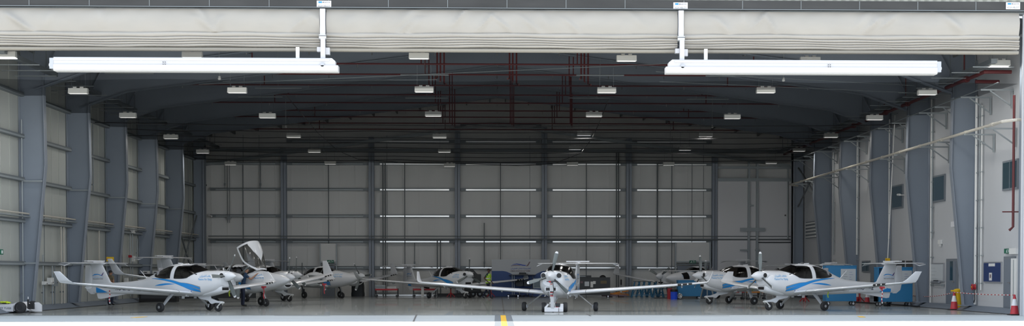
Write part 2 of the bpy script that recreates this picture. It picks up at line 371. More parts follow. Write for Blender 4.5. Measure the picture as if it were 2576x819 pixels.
b = MB(); b.bx(18.88, 19.1, 51.2, 51.4, 0, 10.0, 'steel_blue'); tag(b.obj('steel_column'), 'narrow blue-grey steel post just inside the right door jamb', 'column')
for sg, l in ((-1, 'left'), (1, 'right')):
    b = MB(); e_ = .3 if sg < 0 else .1; b.bx(sg*18.4+e_, sg*19.05+e_, 89.2, 89.6, 0, 10, 'steel_blue'); b.bx(sg*18.4+e_, sg*18.45+e_, 89.0, 89.8, 0, 10, 'steel_edge')
    tag(b.obj('steel_column'), 'straight blue-grey corner column at the back %s corner' % l, 'column')
# rafters
for k, Y in enumerate(FR[:6]):
    b = MB()
    for sg in (-1, 1):
        pts = [(0, 1.25), (16.2, 1.25), (18.2, 1.7)]
        poly = [(sg*x, roofz(x)-d+.0) for x, d in pts]+[(sg*18.6, roofz(18.6)-.05), (0, APEX-.05)]
        b.prism(poly, 'Y', Y-.012, Y+.012, 'steel_blue')
        for (xa, da), (xb, db) in zip(pts[:-1], pts[1:]): b.bar((sg*xa, Y, roofz(xa)-da), (sg*xb, Y, roofz(xb)-db), .3, .03, 'steel_blue')
        for q in range(6):
            x = sg*(2+q*2.9); b.bar((x, Y+.02, roofz(x)-1.2), (x, Y+.9, roofz(x)-.25), .05, .05, 'purlin')
    if k == 0: continue
    tag(b.obj('roof_rafter'), 'blue-grey steel roof rafter spanning the hangar, %s from the door' % ordn[k-1], 'rafter', 'steel roof rafters')
# back wall frame: columns, inclined rafter, girts
BX = [on_y(x, 600, YB-.35).x for x in (714, 934.5, 1151, 1369.5, 1582, 1798)]
for k, x in enumerate(BX):
    b = MB(); b.bx(x-.17, x+.17, YB-.42, YB-.4, 0, 11.2-abs(x)*.13, 'steel_edge'); b.bx(x-.012, x+.012, YB-.42, YB, 0, 11.2-abs(x)*.13, 'steel_blue'); b.bx(x-.17, x+.17, YB-.02, YB, 0, 11.2-abs(x)*.13, 'steel_blue')
    tag(b.obj('wall_post'), 'upright blue-grey I-section post on the back wall, %s from the left' % ordn[k], 'post', 'upright posts of the back wall')
b = MB()
for sg in (-1, 1): b.bar((0, YB-.5, 11.0), (sg*18.8, YB-.5, 8.35), .12, .2, 'galv_grey')
tag(b.obj('end_wall_rafter'), 'slender light grey sloping beam across the back wall under the roof', 'beam')
b = MB(); b.bx(-18.4, 18.4, YB-.62, YB-.5, 9.2, 9.38, 'galv_dark'); tag(b.obj('wall_beam'), 'long level steel beam across the upper back wall', 'beam')
edges = [-18.5]+BX+[18.5]
GZ = [1.83, 3.5, 5.13, 6.82, 8.46]
for gi, z in enumerate(GZ+[9.9, 10.9]):
    b = MB()
    for q in range(6 if z < 9 else 7):
        a, c = edges[q]+.18, edges[q+1]-.18
        if z > 10.5 and q not in (3,): continue
        if z > 9 and q in (0, 6): continue
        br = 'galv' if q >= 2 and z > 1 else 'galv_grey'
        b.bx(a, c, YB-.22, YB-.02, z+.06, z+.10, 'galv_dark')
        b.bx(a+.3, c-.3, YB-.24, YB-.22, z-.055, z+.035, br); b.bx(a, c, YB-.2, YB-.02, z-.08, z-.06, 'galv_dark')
        for e0, e1 in ((a, a+.36), (c-.36, c)):
            b.bx(e0, e1, YB-.245, YB-.2, z-.09, z+.10, 'galv_dark')
    struct(b.obj('trim_%d' % (10+gi)), 'galvanised cladding rail along the back wall, %s from the floor' % ordn[gi], 'cladding rail')
b = MB(); 
for q in range(2, 6): b.bx(edges[q]+.3, edges[q+1]-.3, YB-.2, YB-.16, 0.02, .10, 'galv')
struct(b.obj('trim_18'), 'bright metal base strip of the back wall', 'base strip')
for gi, z in enumerate(GZ):                         # left wall girts
    b = MB(); b.bx(XL, XL+.18, 51, 91, z-.02, z+.14, 'galv_dark'); b.bx(XL+.17, XL+.2, 51, 91, z+.0, z+.07, 'galv_grey')
    if gi == 1:
        b.bx(XL+.2, XL+.4, 51, 91, z+.2, z+.24, 'galv_grey'); b.tube([(XL+.32, 51, z+.34), (XL+.32, 91, z+.34)], .035, 'white_pipe', 8)
    struct(b.obj('trim_%d' % (20+gi)), 'steel cladding rail along the left wall, %s from the floor' % ordn[gi], 'cladding rail')
# vertical conduits on the back wall
rr = random.Random(7); n = 0
ORD21 = 'first second third fourth fifth sixth seventh eighth ninth tenth eleventh twelfth thirteenth fourteenth fifteenth sixteenth seventeenth eighteenth nineteenth twentieth twenty-first'.split()
CPX = [565, 572, 577, 655, 610, 826, 963, 969, 1018, 1100, 1108, 1218, 1259, 1475, 1551, 1556, 1654, 1690, 1741, 1043, 760]
for px, y0, y1, r_ in ((565, 412, 475, .02), (572, 412, 560, .02), (577, 412, 560, .02), (655, 405, 475, .03), (610, 412, 745, .02), (826, 410, 745, .03), (963, 410, 745, .04), (969, 410, 745, .04), (1018, 410, 700, .03), (1100, 600, 745, .04), (1108, 600, 745, .04), (1218, 560, 672, .035),
                       (1259, 410, 680, .03), (1475, 410, 745, .03), (1551, 380, 745, .04), (1556, 380, 745, .04), (1654, 410, 672, .05), (1690, 410, 745, .02), (1741, 410, 655, .02), (1043, 610, 672, .03), (760, 660, 745, .03)):
    p = on_y(px, y0, YB-.3); q = on_y(px, y1, YB-.3); b = MB(); b.tube([p, (p.x, p.y, max(.02, q.z))], r_, 'galv_dark', 6); b.box((p.x, YB-.27, max(.05, q.z)+.3), (.12, .08, .16), 'galv_grey')
    n += 1; tag(b.obj('conduit'), 'thin dark vertical conduit on the back wall, %s from the left' % ORD21[sorted(CPX).index(px)], 'conduit', 'conduits on the back wall')
p0, p1 = on_y(524, 601, YB-.7), on_y(2000, 601, YB-.7)
b = MB(); b.tube([p0, (p1.x, p0.y, p0.z)], .05, 'galv_dark', 8); b.tube([(p0.x, p0.y, p0.z+.2), (p1.x, p0.y, p0.z+.2)], .03, 'galv_dark', 8)
tag(b.obj('service_pipe'), 'pair of long level service pipes low across the back wall', 'pipe')
# white partition in the right bay with steel frames
pl, pr = on_y(1806, 600, YB-.7), on_y(2003, 600, YB-.7); zt = on_y(1900, 450, YB-.7).z
b = MB(); b.bx(pl.x, 19.05, YB-.7, YB-.45, 0, zt, 'plaster_back'); struct(b.obj('wall_partition'), 'smooth pale partition filling the right bay of the back wall', 'wall')
b = MB()
for px in (1884, 1905):
    x = on_y(px, 500, YB-.8).x; b.bx(x-.07, x+.07, YB-.85, YB-.7, .9, 8.6, 'galv_grey')
for z0, z1, xa, xb in ((7.35, 7.55, 1806, 2003), (8.15, 8.3, 1806, 2003), (4.15, 4.38, 1862, 1924), (2.9, 3.0, 1862, 1885), (2.9, 3.0, 1900, 1912), (5.75, 5.85, 1884, 1896)):
    xa = on_y(xa, 500, YB-.8).x; xb = on_y(xb, 500, YB-.8).x; b.bx(xa, xb, YB-.87, YB-.8, z0, z1, 'galv_grey')
tag(b.obj('wall_frame'), 'grey steel strut frame fixed on the pale partition at back right', 'frame')
b = MB(); x = on_y(2000, 500, YB-.8).x
pts = [on_y(px, py, YB-.75) for px, py in ((1982, 420), (1982, 600), (1960, 601))]; b.tube(pts, .05, 'galv_grey', 6)
pts = [on_y(px, py, YB-.75) for px, py in ((1905, 609), (1998, 609), (2001, 612), (2001, 740))]; b.tube(pts, .04, 'dark_grey', 6)
tag(b.obj('conduit'), 'bent grey conduit at the right end of the pale partition', 'conduit')
b = MB(); pts = [on_y(px, py, YB-1.0) for px, py in ((2009, 412), (2009, 470), (2006, 493), (1992, 494))]; b.tube(pts, .07, 'red_pipe', 8); tag(b.obj('fire_pipe'), 'short dark red pipe elbow high in the back right corner', 'pipe')
# doorways in the back wall
def rect(b, px0, px1, py0, py1, Y, dy, m):
    a = on_y(px0, py0, Y); c = on_y(px1, py1, Y); b.bx(a.x, c.x, Y, Y+dy, max(c.z, 0.0), a.z, m); return a, c
for nm, (x0, x1, y0), l in (('door_1', (1700, 1786, 609), 'right'), ('door_2', (806, 846, 612), 'left')):
    b = MB(); m_ = 'panel_back'
    rect(b, x0, x1, y0, 660, YB-.5, .3, m_); rect(b, x0-2, x0+1, y0, 744, YB-.56, .1, 'galv_grey'); rect(b, x1-1, x1+2, y0, 744, YB-.56, .1, 'galv_grey')
    rect(b, x0, x1, 657 if l == 'left' else 656, 659, YB-.58, .1, 'galv_grey'); rect(b, x0, x1, 663, 666, YB-.58, .1, 'galv_dark')
    rect(b, x0+4, x1-4, 668, 744, YB-.5, .1, 'door_grey'); struct(b.obj(nm), 'grey metal doorway in the %s part of the back wall' % l, 'door')
def exit_sign(p, ax, lab, wd=.42, h=.19):
    b = MB(); n = Vector((0, -1, 0)) if ax == 'y' else Vector((-1, 0, 0)); u = Vector((1, 0, 0)) if ax == 'y' else Vector((0, -1, 0)); p = Vector(p)
    def bb(a0, a1, z0, z1, d, m):
        c = p+u*(a0+a1)/2+Vector((0, 0, (z0+z1)/2))+n*(d/2); s_ = (abs(a1-a0), d, z1-z0) if ax == 'y' else (d, abs(a1-a0), z1-z0); b.box(c, s_, m)
    bb(-wd/2, wd/2, -h/2, h/2, .05, 'sign_green'); bb(.02, .10, -h*.35, h*.35, .054, 'sign_white'); bb(.035, .085, -h*.35, h*.28, .056, 'sign_green')
    bb(-.12, -.06, -.03, .02, .054, 'sign_white'); bb(-.09, -.05, .03, .055, .054, 'sign_white'); bb(-.15, -.10, -.06, -.03, .054, 'sign_white'); bb(-.06, -.02, -.07, -.05, .054, 'sign_white'); bb(.12, .17, -.015, .015, .054, 'sign_white')
    return tag(b.obj('exit_sign'), lab, 'exit sign')
exit_sign(on_y(1742.5, 658, YB-.62), 'y', 'green running-man exit sign over the right doorway of the back wall')
exit_sign(on_y(831.5, 657, YB-.62), 'y', 'green running-man exit sign over the left doorway of the back wall')
# bird net with its sag and ropes
b = MB(); NXn, NYn = 44, 44; vs = []
def netz(x, y):
    t = (y-52.4)/(91.6-52.4); s_ = abs(x)/19
    return NZ-.10*math.sin(pi*min(1, max(0, t)))*(1-s_**2)-.035*math.sin(x*.9)*math.sin(y*.7)-(.14*math.exp(-((x-.6)/4.0)**2)*max(0, (t-.8))*5)
for j in range(NYn+1):
    for i in range(NXn+1):
        x = -18.78+37.98*i/NXn; y = 52.4+(91.7-52.4)*j/NYn; vs.append((x, y, netz(x, y)))
fs = [(j*(NXn+1)+i, j*(NXn+1)+i+1, (j+1)*(NXn+1)+i+1, (j+1)*(NXn+1)+i) for j in range(NYn) for i in range(NXn)]
b.add(vs, fs, 'net'); tag(b.obj('bird_net', smooth=True, fix=False), 'fine black bird netting stretched level under the whole hangar roof', 'net')
def net_rope(px, lab):
    pts = []
    for x, y in px:
        p = on_z(x, y, NZ-.02); pts.append((p.x, min(p.y, 91.6), netz(p.x, min(p.y, 91.6))-.01))
    q = MB(); q.tube(pts, .018, 'black', 5); tag(q.obj('net_rope'), lab, 'rope')
for k_ in range(8):
    Y_ = 67+k_*3.1; q = MB(); q.tube([(XL+.02+(XW-XL-.04)*t_/12, Y_, netz(XL+(XW-XL)*t_/12, Y_)-.03-.05*math.sin(pi*(t_/12*3 % 1))) for t_ in range(13)], .02, 'black', 5); tag(q.obj('net_cable'), 'black support wire under the bird net, %s from the door' % (ORD21[k_]), 'cable')
net_rope([(720, 240), (760, 285), (800, 330), (850, 378), (900, 398), (1000, 407)], 'black seam rope curving across the bird net, left of centre')
net_rope([(1530, 250), (1510, 300), (1490, 345), (1460, 385), (1400, 406)], 'black seam rope curving across the bird net, right of centre')
net_rope([(1010, 407.5), (1080, 408), (1160, 409), (1300, 410), (1390, 408)], 'sagging black edge rope of the bird net in front of the back wall')
# ceiling lights
LT = [(50.5, [(15, 136), (484, 137), (1054, 140), (1576, 146), (2038, 150), (2515, 158)]),
      (54.6, [(197, 228), (597, 226), (1067, 224), (1526, 226), (1926, 226), (2332, 231)]),
      (63.0, [(322, 289), (673, 290), (1090, 286), (1494, 287), (1842, 292), (2200, 295)]),
      (73.0, [(430, 343), (739, 340), (1106, 341), (1469, 335), (1775, 338), (2090, 340)]),
      (82.0, [(510, 380), (791, 378), (1118, 378), (1446, 371), (1723, 373), (2010, 375)]),
      (90.4, [(580, 410), (831, 408), (1131, 414), (1440, 411), (1682, 411), (1940, 407)])]
proto = None
for ri, (Y, row) in enumerate(LT):
    Y = max(Y, 51.4)
    for ci, (x, y) in enumerate(row):
        p = on_y(x, y, Y); lab = 'white box ceiling light in the %s row from the door, %s from the left' % (ordn[ri], ordn[ci]); g = 'white box lights hanging under the roof'
        if proto is None:
            proto = thing('ceiling_light', lab, 'ceiling light', p, 0, g)
            b = MB(); b.prism([(-.12, -.09), (.12, -.09), (.09, .09), (-.09, .09)], 'X', -.355, .355, 'lamp_body'); b.bx(-.36, .36, -.125, .125, -.11, -.085, 'lamp_body'); b.obj('housing', proto)
            b = MB(); b.bx(-.33, .33, -.10, .10, -.116, -.109, 'lamp_glass'); b.obj('diffuser', proto)
            b = MB()
            for s_ in (-1, 1): b.tube([(s_*.26, 0, .09), (s_*.26, 0, .9)], .006, 'galv_dark', 5); b.box((s_*.13, 0, .12), (.13, .08, .05), 'lamp_body')
            b.obj('hanging_wire', proto)
        else: dup(proto, p, 0, lab, g)
        ld = LD if 'LD' in globals() else None
        if ld is None:
            LD = ld = bpy.data.lights.new('lamp_light', 'AREA'); ld.shape = 'RECTANGLE'; ld.size = .66; ld.size_y = .2; ld.energy = 76; ld.color = (1, .97, .92)
        if ri == 5: continue
        if ci in (0, 5):
            if 'LE' not in globals(): LE = LD.copy(); LE.energy *= .4
            ld = LE
        lo = bpy.data.objects.new('lamp_light', ld); COL.objects.link(lo); lo.location = (p.x, p.y, p.z-.125)
# sprinkler pipes
y = 53.4; k = 0
for Y in (53.6, 57.2, 60.7, 63.9, 67.6, 71.2, 74.6, 78.2, 81.4, 84.8, 88.4):
    b = MB(); L = 13.2 if k % 2 else 15.5
    b.tube([(-L, Y, 10.3), (L, Y, 10.3)], .036, 'red_pipe', 6)
    for q in range(11):
        x = -L+.8+q*(2*L-1.6)/10; b.tube([(x, Y, 10.3), (x, Y, 10.14)], .02, 'galv', 5)
    for x in (-11.5+k % 3*.6, -3.2, 3.4, 10.9-k % 2*.7): b.tube([(x, Y+.1, 10.3), (x, Y+.1, roofz(x)-.01)], .028, 'red_pipe', 6)
    tag(b.obj('sprinkler_pipe'), 'dark red sprinkler pipe crossing under the roof, %s from the door' % (ordn+['eighth', 'ninth', 'tenth', 'eleventh'])[k], 'pipe', 'red sprinkler pipes under the roof'); k += 1
for px, lab in ((1108, 'left'), (1290, 'middle'), (1470, 'right')):
    x = on_y(px, 200, 62).x; b = MB()
    for q, dx in enumerate((-.14, 0, .16)): b.tube([(x+dx, 62, roofz(x)-.01), (x+dx, 62, 9.9-q*.12), (x+dx*1.6, 61.5, 9.8-q*.12)], .04, 'red_pipe', 6)
    for q in range(3): e2 = MB(); e2.tube([(x+.1*q, 74+q, roofz(x)-.01), (x+.1*q, 74+q, 9.2)], .03, 'red_pipe', 6); tag(e2.obj('sprinkler_drop'), 'long thin red drop pipe farther back, %s group, %s of three' % (lab, ['front', 'middle', 'rear'][q]), 'pipe')
    tag(b.obj('sprinkler_riser'), 'bundle of red sprinkler drop pipes under the roof, %s of three' % lab, 'pipe')
for k, (px, py, Y) in enumerate(((1068, 188, 60), (1073, 246, 68), (1510, 189, 60), (1482, 246, 68), (325, 184, 60), (655, 243, 66), (1835, 191, 60), (2200, 189, 60), (1780, 249, 68), (700, 221, 62))):
    p = on_y(px, py, Y); b = MB(); b.tube([(-1.0, 0, 0), (1.0, 0, 0)], .03, 'galv_grey', 6); b.tube([(0, 0, 0), (0, 0, roofz(p.x)-p.z-.01)], .006, 'galv_grey', 4)
    tag(b.obj('strip_light', loc=p), 'thin grey batten under the roof, %s' % ('above the third light from the left, near the door', 'above the third light of the second row', 'right of the ridge, near the door', 'right of the ridge, farther back', 'leftmost, below the left mullion beam', 'left, crossing above the second light of the second row', 'below the right mullion beam', 'rightmost, below the right mullion beam', 'right, above the fifth light of the second row', 'left, between the first two light rows')[k], 'batten', 'thin battens under the roof')
for px, py, Y, l in ((552, 196, 57, 'below the left mullion beam'), (1971, 200, 57, 'below the right mullion beam'), (719, 318, 74, 'left, on a long drop rod'), (1792, 318, 74, 'right, on a long drop rod'), (1686, 391, 88, 'small, far back on the right'), (815, 389, 88, 'small, far back on the left')):
    p = on_y(px, py, Y); b = MB(); b.lathe(p, [(.045, .07), (.045, 0), (.065, -.01), (.05, -.07), (.02, -.08)], 'off_white', 10); b.tube([(p.x, p.y, p.z+.06), (p.x, p.y, roofz(p.x)-.01)], .014, 'galv_grey', 5)
    tag(b.obj('drop_sensor'), 'white sensor hanging on a rod from the roof, %s' % l, 'sensor')
b = MB()
for a, c in (((500, 212), (1680, 160)), ((1660, 205), (2450, 240)), ((560, 205), (1100, 200)), ((1650, 180), (2300, 215))):
    b.tube([on_y(*a, 56), on_y(*c, 58)], .012, 'galv_grey', 5)
tag(b.obj('support_cable'), 'thin steel cables crossing high inside the doorway', 'cable')
# side services
def along(X, z, y0, y1): return [(X, y0, z), (X, y1, z)]
b = MB(); b.bar((-17.4, 51, 9.3), (-17.4, 90, 9.3), .22, .16, 'galv_dark')
for q in range(26):
    Y = 51.5+q*1.5; b.tube([(-17.4, Y, 9.3), (-17.4, Y, 10.2)], .015, 'galv_dark', 5); b.bar((-18.6, Y, 9.1), (-17.0+.3*(q % 3), Y, 9.1), .04, .03, 'galv_grey')
tag(b.obj('cable_tray'), 'grey steel cable tray with hangers running along the top of the left wall', 'cable tray')
b = MB(); b.bar((17.8, 51, 9.1), (17.8, 90, 9.1), .22, .16, 'galv_dark')
for q in range(26):
    Y = 51.5+q*1.5; b.tube([(17.8, Y, 9.1), (17.8, Y, 10.2)], .015, 'galv_dark', 5); b.bar((17.2-.3*(q % 3), Y, 8.95), (18.7, Y, 8.95), .04, .03, 'galv_grey')
tag(b.obj('cable_tray'), 'grey steel cable tray with hangers running along the top of the right wall', 'cable tray')
b = MB(); b.tube([(19.0, 52.6, 8.93), (18.0, 52.6, 8.93), (18.0, 53.4, 8.92), (18.0, 89.5, 8.92)], .07, 'red_pipe', 10); b.tube([(18.9, 53.6, 8.7), (18.0, 53.6, 8.7)], .07, 'red_pipe', 8)
for Y in (54.6, 58.5, 62.5, 66, 72, 78): b.lathe((18.0, Y, 8.92), [(.12, -.08), (.12, .08)], 'red_pipe', 10, 'Y'); b.tube([(18.0, Y+.3, 8.95), (18.0, Y+.3, 10.2)], .03, 'red_pipe', 6)
tag(b.obj('fire_main'), 'thick red fire main running back along the top of the right wall', 'pipe')
b = MB(); b.tube([(19.2, 50.7, 7.0), (18.5, 50.62, 6.96), (18.12, 51.0, 6.935), (18.12, 88.4, 6.935), (18.7, 88.7, 6.9)], .055, 'white_pipe', 10)
for Y in range(52, 87, 3): b.lathe((18.12, Y, 6.935), [(.075, -.05), (.075, .05)], 'white_pipe', 8, 'Y')
tag(b.obj('service_pipe'), 'long cream pipe running back along the right wall on brackets', 'pipe')
b = MB(); b.tube([(18.1, 51.4, 8.38), (18.1, 88, 8.38)], .025, 'galv_dark', 6); tag(b.obj('service_cable'), 'thin dark cable running back high along the right wall on brackets', 'cable')
def bracket(Y, z, lvl, q):
    b = MB(); b.bar((18.0, Y, z), (19.24, Y, z), .05, .06, 'galv_grey'); b.bar((19.17, Y, z), (19.17, Y, z-.68), .06, .06, 'galv_grey'); b.bar((18.35, Y, z-.03), (19.17, Y, z-.6), .045, .045, 'galv_grey')
    tag(b.obj('pipe_bracket'), 'triangular grey steel bracket on the right wall holding the %s, %s from the door' % (lvl, (ordn+['eighth', 'ninth', 'tenth', 'eleventh', 'twelfth'])[q]), 'bracket', 'steel brackets along the right wall')
BY = [52.6, 54.9, 58.2, 60.4, 64.6, 67.0, 70.9, 73.6, 77.2, 80.0, 83.4, 86.2]
for q, Y in enumerate(BY): bracket(Y, 6.845, 'cream pipe', q); bracket(Y+.4, 8.32, 'upper cable', q)
# things on the right wall, placed on the wall plane
def wr(b, x0, x1, y0, y1, m, d=.04, X=XW):
    a = on_x(x0, y0, X); c = on_x(x1, y1, X); ym = (y0+y1)/2; a2 = on_x((x0+x1)/2, y0, X); c2 = on_x((x0+x1)/2, y1, X)
    b.bx(X-d, X+.03, a.y, c.y, max(c2.z, .2), a2.z, m); return min(a.y, c.y), max(a.y, c.y), c2.z, a2.z
for k, (x0, x1, y0, y1, f, l) in enumerate(((2525, 2562, 402, 477, 1, 'high, nearest the door'), (2348, 2378, 440, 507, 1, 'high, second from the door'), (2246, 2272, 465, 524, 1, 'high, third from the door'), (2170, 2189, 655, 684, 0, 'low, behind the parked tail'))):
    t = MB(); r = wr(t, x0, x1, y0, y1, 'frame_grey', .05); o = t.obj('window_%d' % (k+1)); struct(o, 'dark glazed window in the right wall, %s' % l, 'window')
    g = MB(); q = .07; g.bx(XW-.056, XW-.045, r[0]+q, r[1]-q, r[2]+q, r[3]-q, 'pane'); g.obj('pane', o)
    if k in (1, 2): continue
    g = MB(); ym = r[0]+(r[1]-r[0])*.5; g.bx(XW-.062, XW-.05, ym-.02, ym+.02, r[2], r[3], 'frame_grey'); g.obj('glazing_bar', o)
for k, (x0, x1, y0, y1, l) in enumerate(((2251, 2275, 655, 672, 'left'), (2281, 2302, 655, 672, 'right'))):
    t = MB(); wr(t, x0, x1, y0, y1, 'dark_grey', .04); struct(t.obj('window_%d' % (k+6)), 'small dark louvred opening low on the right wall, %s of a pair' % l, 'window')
t = MB(); r = wr(t, 2029, 2056, 556, 598, 'frame_grey', .05)
for q in range(5):
    z = r[2]+(r[3]-r[2])*(q+.5)/5; t.bx(XW-.09, XW-.03, r[0]+.1, r[1]-.1, z-.06, z+.03, 'off_white')
struct(t.obj('window_5'), 'louvred window far back on the right wall', 'window')
for k, (x0, x1, y0, y1, l, kn) in enumerate(((2383, 2410, 650, 770, 'beside the yellow bollard', 1), (2528, 2554, 644, 779, 'nearest the hangar doorway', 0), (2192, 2206, 660, 757, 'behind the blue cabinets', 0))):
    t = MB(); r = wr(t, x0, x1, y0, y1, 'frame_grey', .05); o = struct(t.obj('door_%d' % (k+3)), 'grey steel door in the right wall, %s' % l, 'door')
    g = MB(); g.bx(XW-.075, XW-.05, r[0]+.12, r[1]-.12, .21, r[3]-.12, 'door_grey'); g.obj('door_leaf', o)
    g = MB(); g.tube([(XW-.09, r[0]+.25, 1.15), (XW-.14, r[0]+.25, 1.15), (XW-.14, r[0]+.45, 1.15)], .018, 'chrome', 6); g.obj('door_handle', o)
    if kn: g = MB(); g.bx(XW-.085, XW-.07, r[0]+.5, r[0]+.85, 1.2, 2.0, 'pane'); g.obj('vision_panel', o)
t = MB(); r = wr(t, 2342, 2376, 661, 708, 'alu', .05); t.bx(XW-.056, XW-.05, r[0]+.06, r[1]-.06, r[2]+.05, r[3]-.05, 'whiteboard'); t.bx(XW-.14, XW-.05, r[0]+.5, r[1]-.5, r[2]-.03, r[2]+.01, 'alu')
for q in range(4): t.bx(XW-.06, XW-.055, r[1]-.8-(q % 2)*.2, r[1]-.25, r[3]-.22-q*.15, r[3]-.212-q*.15, 'livery_grey')
for q in range(3): t.box((XW-.1, r[0]+.7+q*.22, r[2]+.05), (.05, .08, .05), 'dark_grey')
tag(t.obj('whiteboard'), 'aluminium framed whiteboard on the right wall with faint red writing', 'whiteboard')
t = MB(); r = wr(t, 2477, 2521, 658, 710, 'alu', .05); t.bx(XW-.056, XW-.05, r[0]+.05, r[1]-.05, r[2]+.04, r[3]-.04, 'notice_blue'); tag(t.obj('notice_board'), 'dark blue notice board with a pinned paper on the right wall', 'notice board')
ym = (r[0]+r[1])/2
t = MB(); t.bx(XW-.066, XW-.056, ym-.35, ym+.35, r[3]-.17, r[3]-.06, 'paper'); tag(t.obj('paper_heading'), 'small white heading strip at the top of the blue notice board', 'paper')
t = MB(); t.bx(XW-.066, XW-.056, ym-.02, ym+.28, r[3]-.72, r[3]-.42, 'paper'); t.bx(XW-.069, XW-.066, ym+.06, ym+.2, r[3]-.62, r[3]-.48, 'logo_brown'); tag(t.obj('pinned_paper'), 'white sheet with a small picture pinned on the blue notice board', 'paper')
p = on_x(2538, 630.5, XW-.02); exit_sign(p, 'x', 'green running-man exit sign on the right wall near the doorway', .75, .18)
t = MB(); p = on_x(2550, 631, XW-.03); t.box(p, (.1, .7, .22), 'off_white'); tag(t.obj('emergency_light'), 'white emergency light box beside the exit sign on the right wall', 'emergency light')
t = MB(); p = on_x(2365, 608, XW-.05); t.box(p, (.12, .3, .18), 'off_white'); t.box(p-Vector((0, 0, .14)), (.08, .12, .1), 'off_white'); tag(t.obj('wall_sensor'), 'small cream box high on the right wall above the whiteboard', 'sensor')
t = MB(); p = on_x(2400, 563, XW-.05); t.box(p, (.12, .5, .22), 'white_paint'); tag(t.obj('wall_speaker'), 'small white box on the right wall beside the first column', 'box')
t = MB(); p = on_x(2270, 490, XW-.1); t.tube([p+Vector((.1, 0, 0)), p+Vector((-.25, 0, 0))], .03, 'off_white', 6); t.tube([p+Vector((-.2, -.3, 0)), p+Vector((-.2, .1, .02))], .05, 'off_white', 8); tag(t.obj('security_camera'), 'white security camera on a bracket beside the third high window', 'camera')
t = MB(); p = on_x(2341, 697, XW-.12); c = on_x(2368, 699, XW-.12); t.tube([(p.x, p.y, .98), (p.x, c.y, .98)], .035, 'galv_grey', 8) if 0 else t.tube([(p.x, p.y, .98), (p.x, c.y, .98)], .02, 'galv_grey', 8); t.box((XW-.05, p.y, .98), (.1, .1, .1), 'galv_grey'); t.box((XW-.05, c.y, .98), (.1, .1, .1), 'galv_grey'); tag(t.obj('wall_rail'), 'short grey rail fixed below the whiteboard on the right wall', 'rail')
t = MB(); p = on_x(2449, 721, XW-.15); t.lathe(p, [(.12, -.07), (.13, -.05), (.09, 0), (.13, .05), (.12, .07)], 'red', 18, 'X'); t.tube([p+Vector((0, -.1, -.1)), p+Vector((0, -.15, -.5)), p+Vector((0, -.05, -.62))], .025, 'dark_grey', 6); t.lathe(p, [(.03, -.09), (.03, .09)], 'yellow', 10, 'X'); tag(t.obj('hose_reel'), 'red fire hose reel mounted on the right wall by the first column', 'hose reel')
for k, (px, y0, y1, m_, r_) in enumerate(((2457, 240, 765, 'off_white', .05), (2453.5, 560, 705, 'galv_grey', .05), (2466, 260, 729, 'galv_grey', .03), (2471, 265, 729, 'off_white', .03), (2344, 250, 770, 'off_white', .04), (2347, 250, 600, 'galv_grey', .03), (2238, 300, 600, 'off_white', .04), (2157, 350, 640, 'off_white', .04), (2160, 330, 640, 'galv_grey', .03), (2098, 370, 640, 'galv_grey', .04))):
    p = on_x(px, y0, XW-.08); q = on_x(px, y1, XW-.08); t = MB(); t.tube([(p.x, p.y, p.z), (p.x, p.y, max(.2, q.z))], r_, m_, 8)
    for zz in range(1, 8): t.box((p.x+.02, p.y, zz*1.1), (.08, .12, .04), 'galv_grey')
    tag(t.obj('wall_conduit'), 'vertical %s conduit on the right wall, %s counting back from the door' % ({'white_paint': 'white', 'galv_grey': 'grey', 'galv': 'bare metal', 'off_white': 'pale'}[m_], (ordn+['eighth', 'ninth', 'tenth'])[k]), 'conduit')
t = MB(); p = on_x(2560, 560, XW-.12); t.tube([(18.9, 52.0, 8.0), (18.9, 52.0, 3.2), (18.8, 52.1, 3.08)], .05, 'red_pipe', 8); t.tube([(18.5, 52.0, 3.75), (19.23, 52.0, 3.75)], .025, 'red_pipe', 6); tag(t.obj('fire_pipe'), 'vertical dark red pipe beside the right door jamb', 'pipe')
t = MB(); a = on_x(2546, 700, 18.6); t.bx(19.03, 19.21, 51.95, 52.55, .1, 2.05, 'off_white'); t.bx(19.01, 19.03, 52.24, 52.26, .1, 2.0, 'galv_grey'); tag(t.obj('storage_cabinet'), 'tall white cabinet standing just inside the right door jamb', 'cabinet')
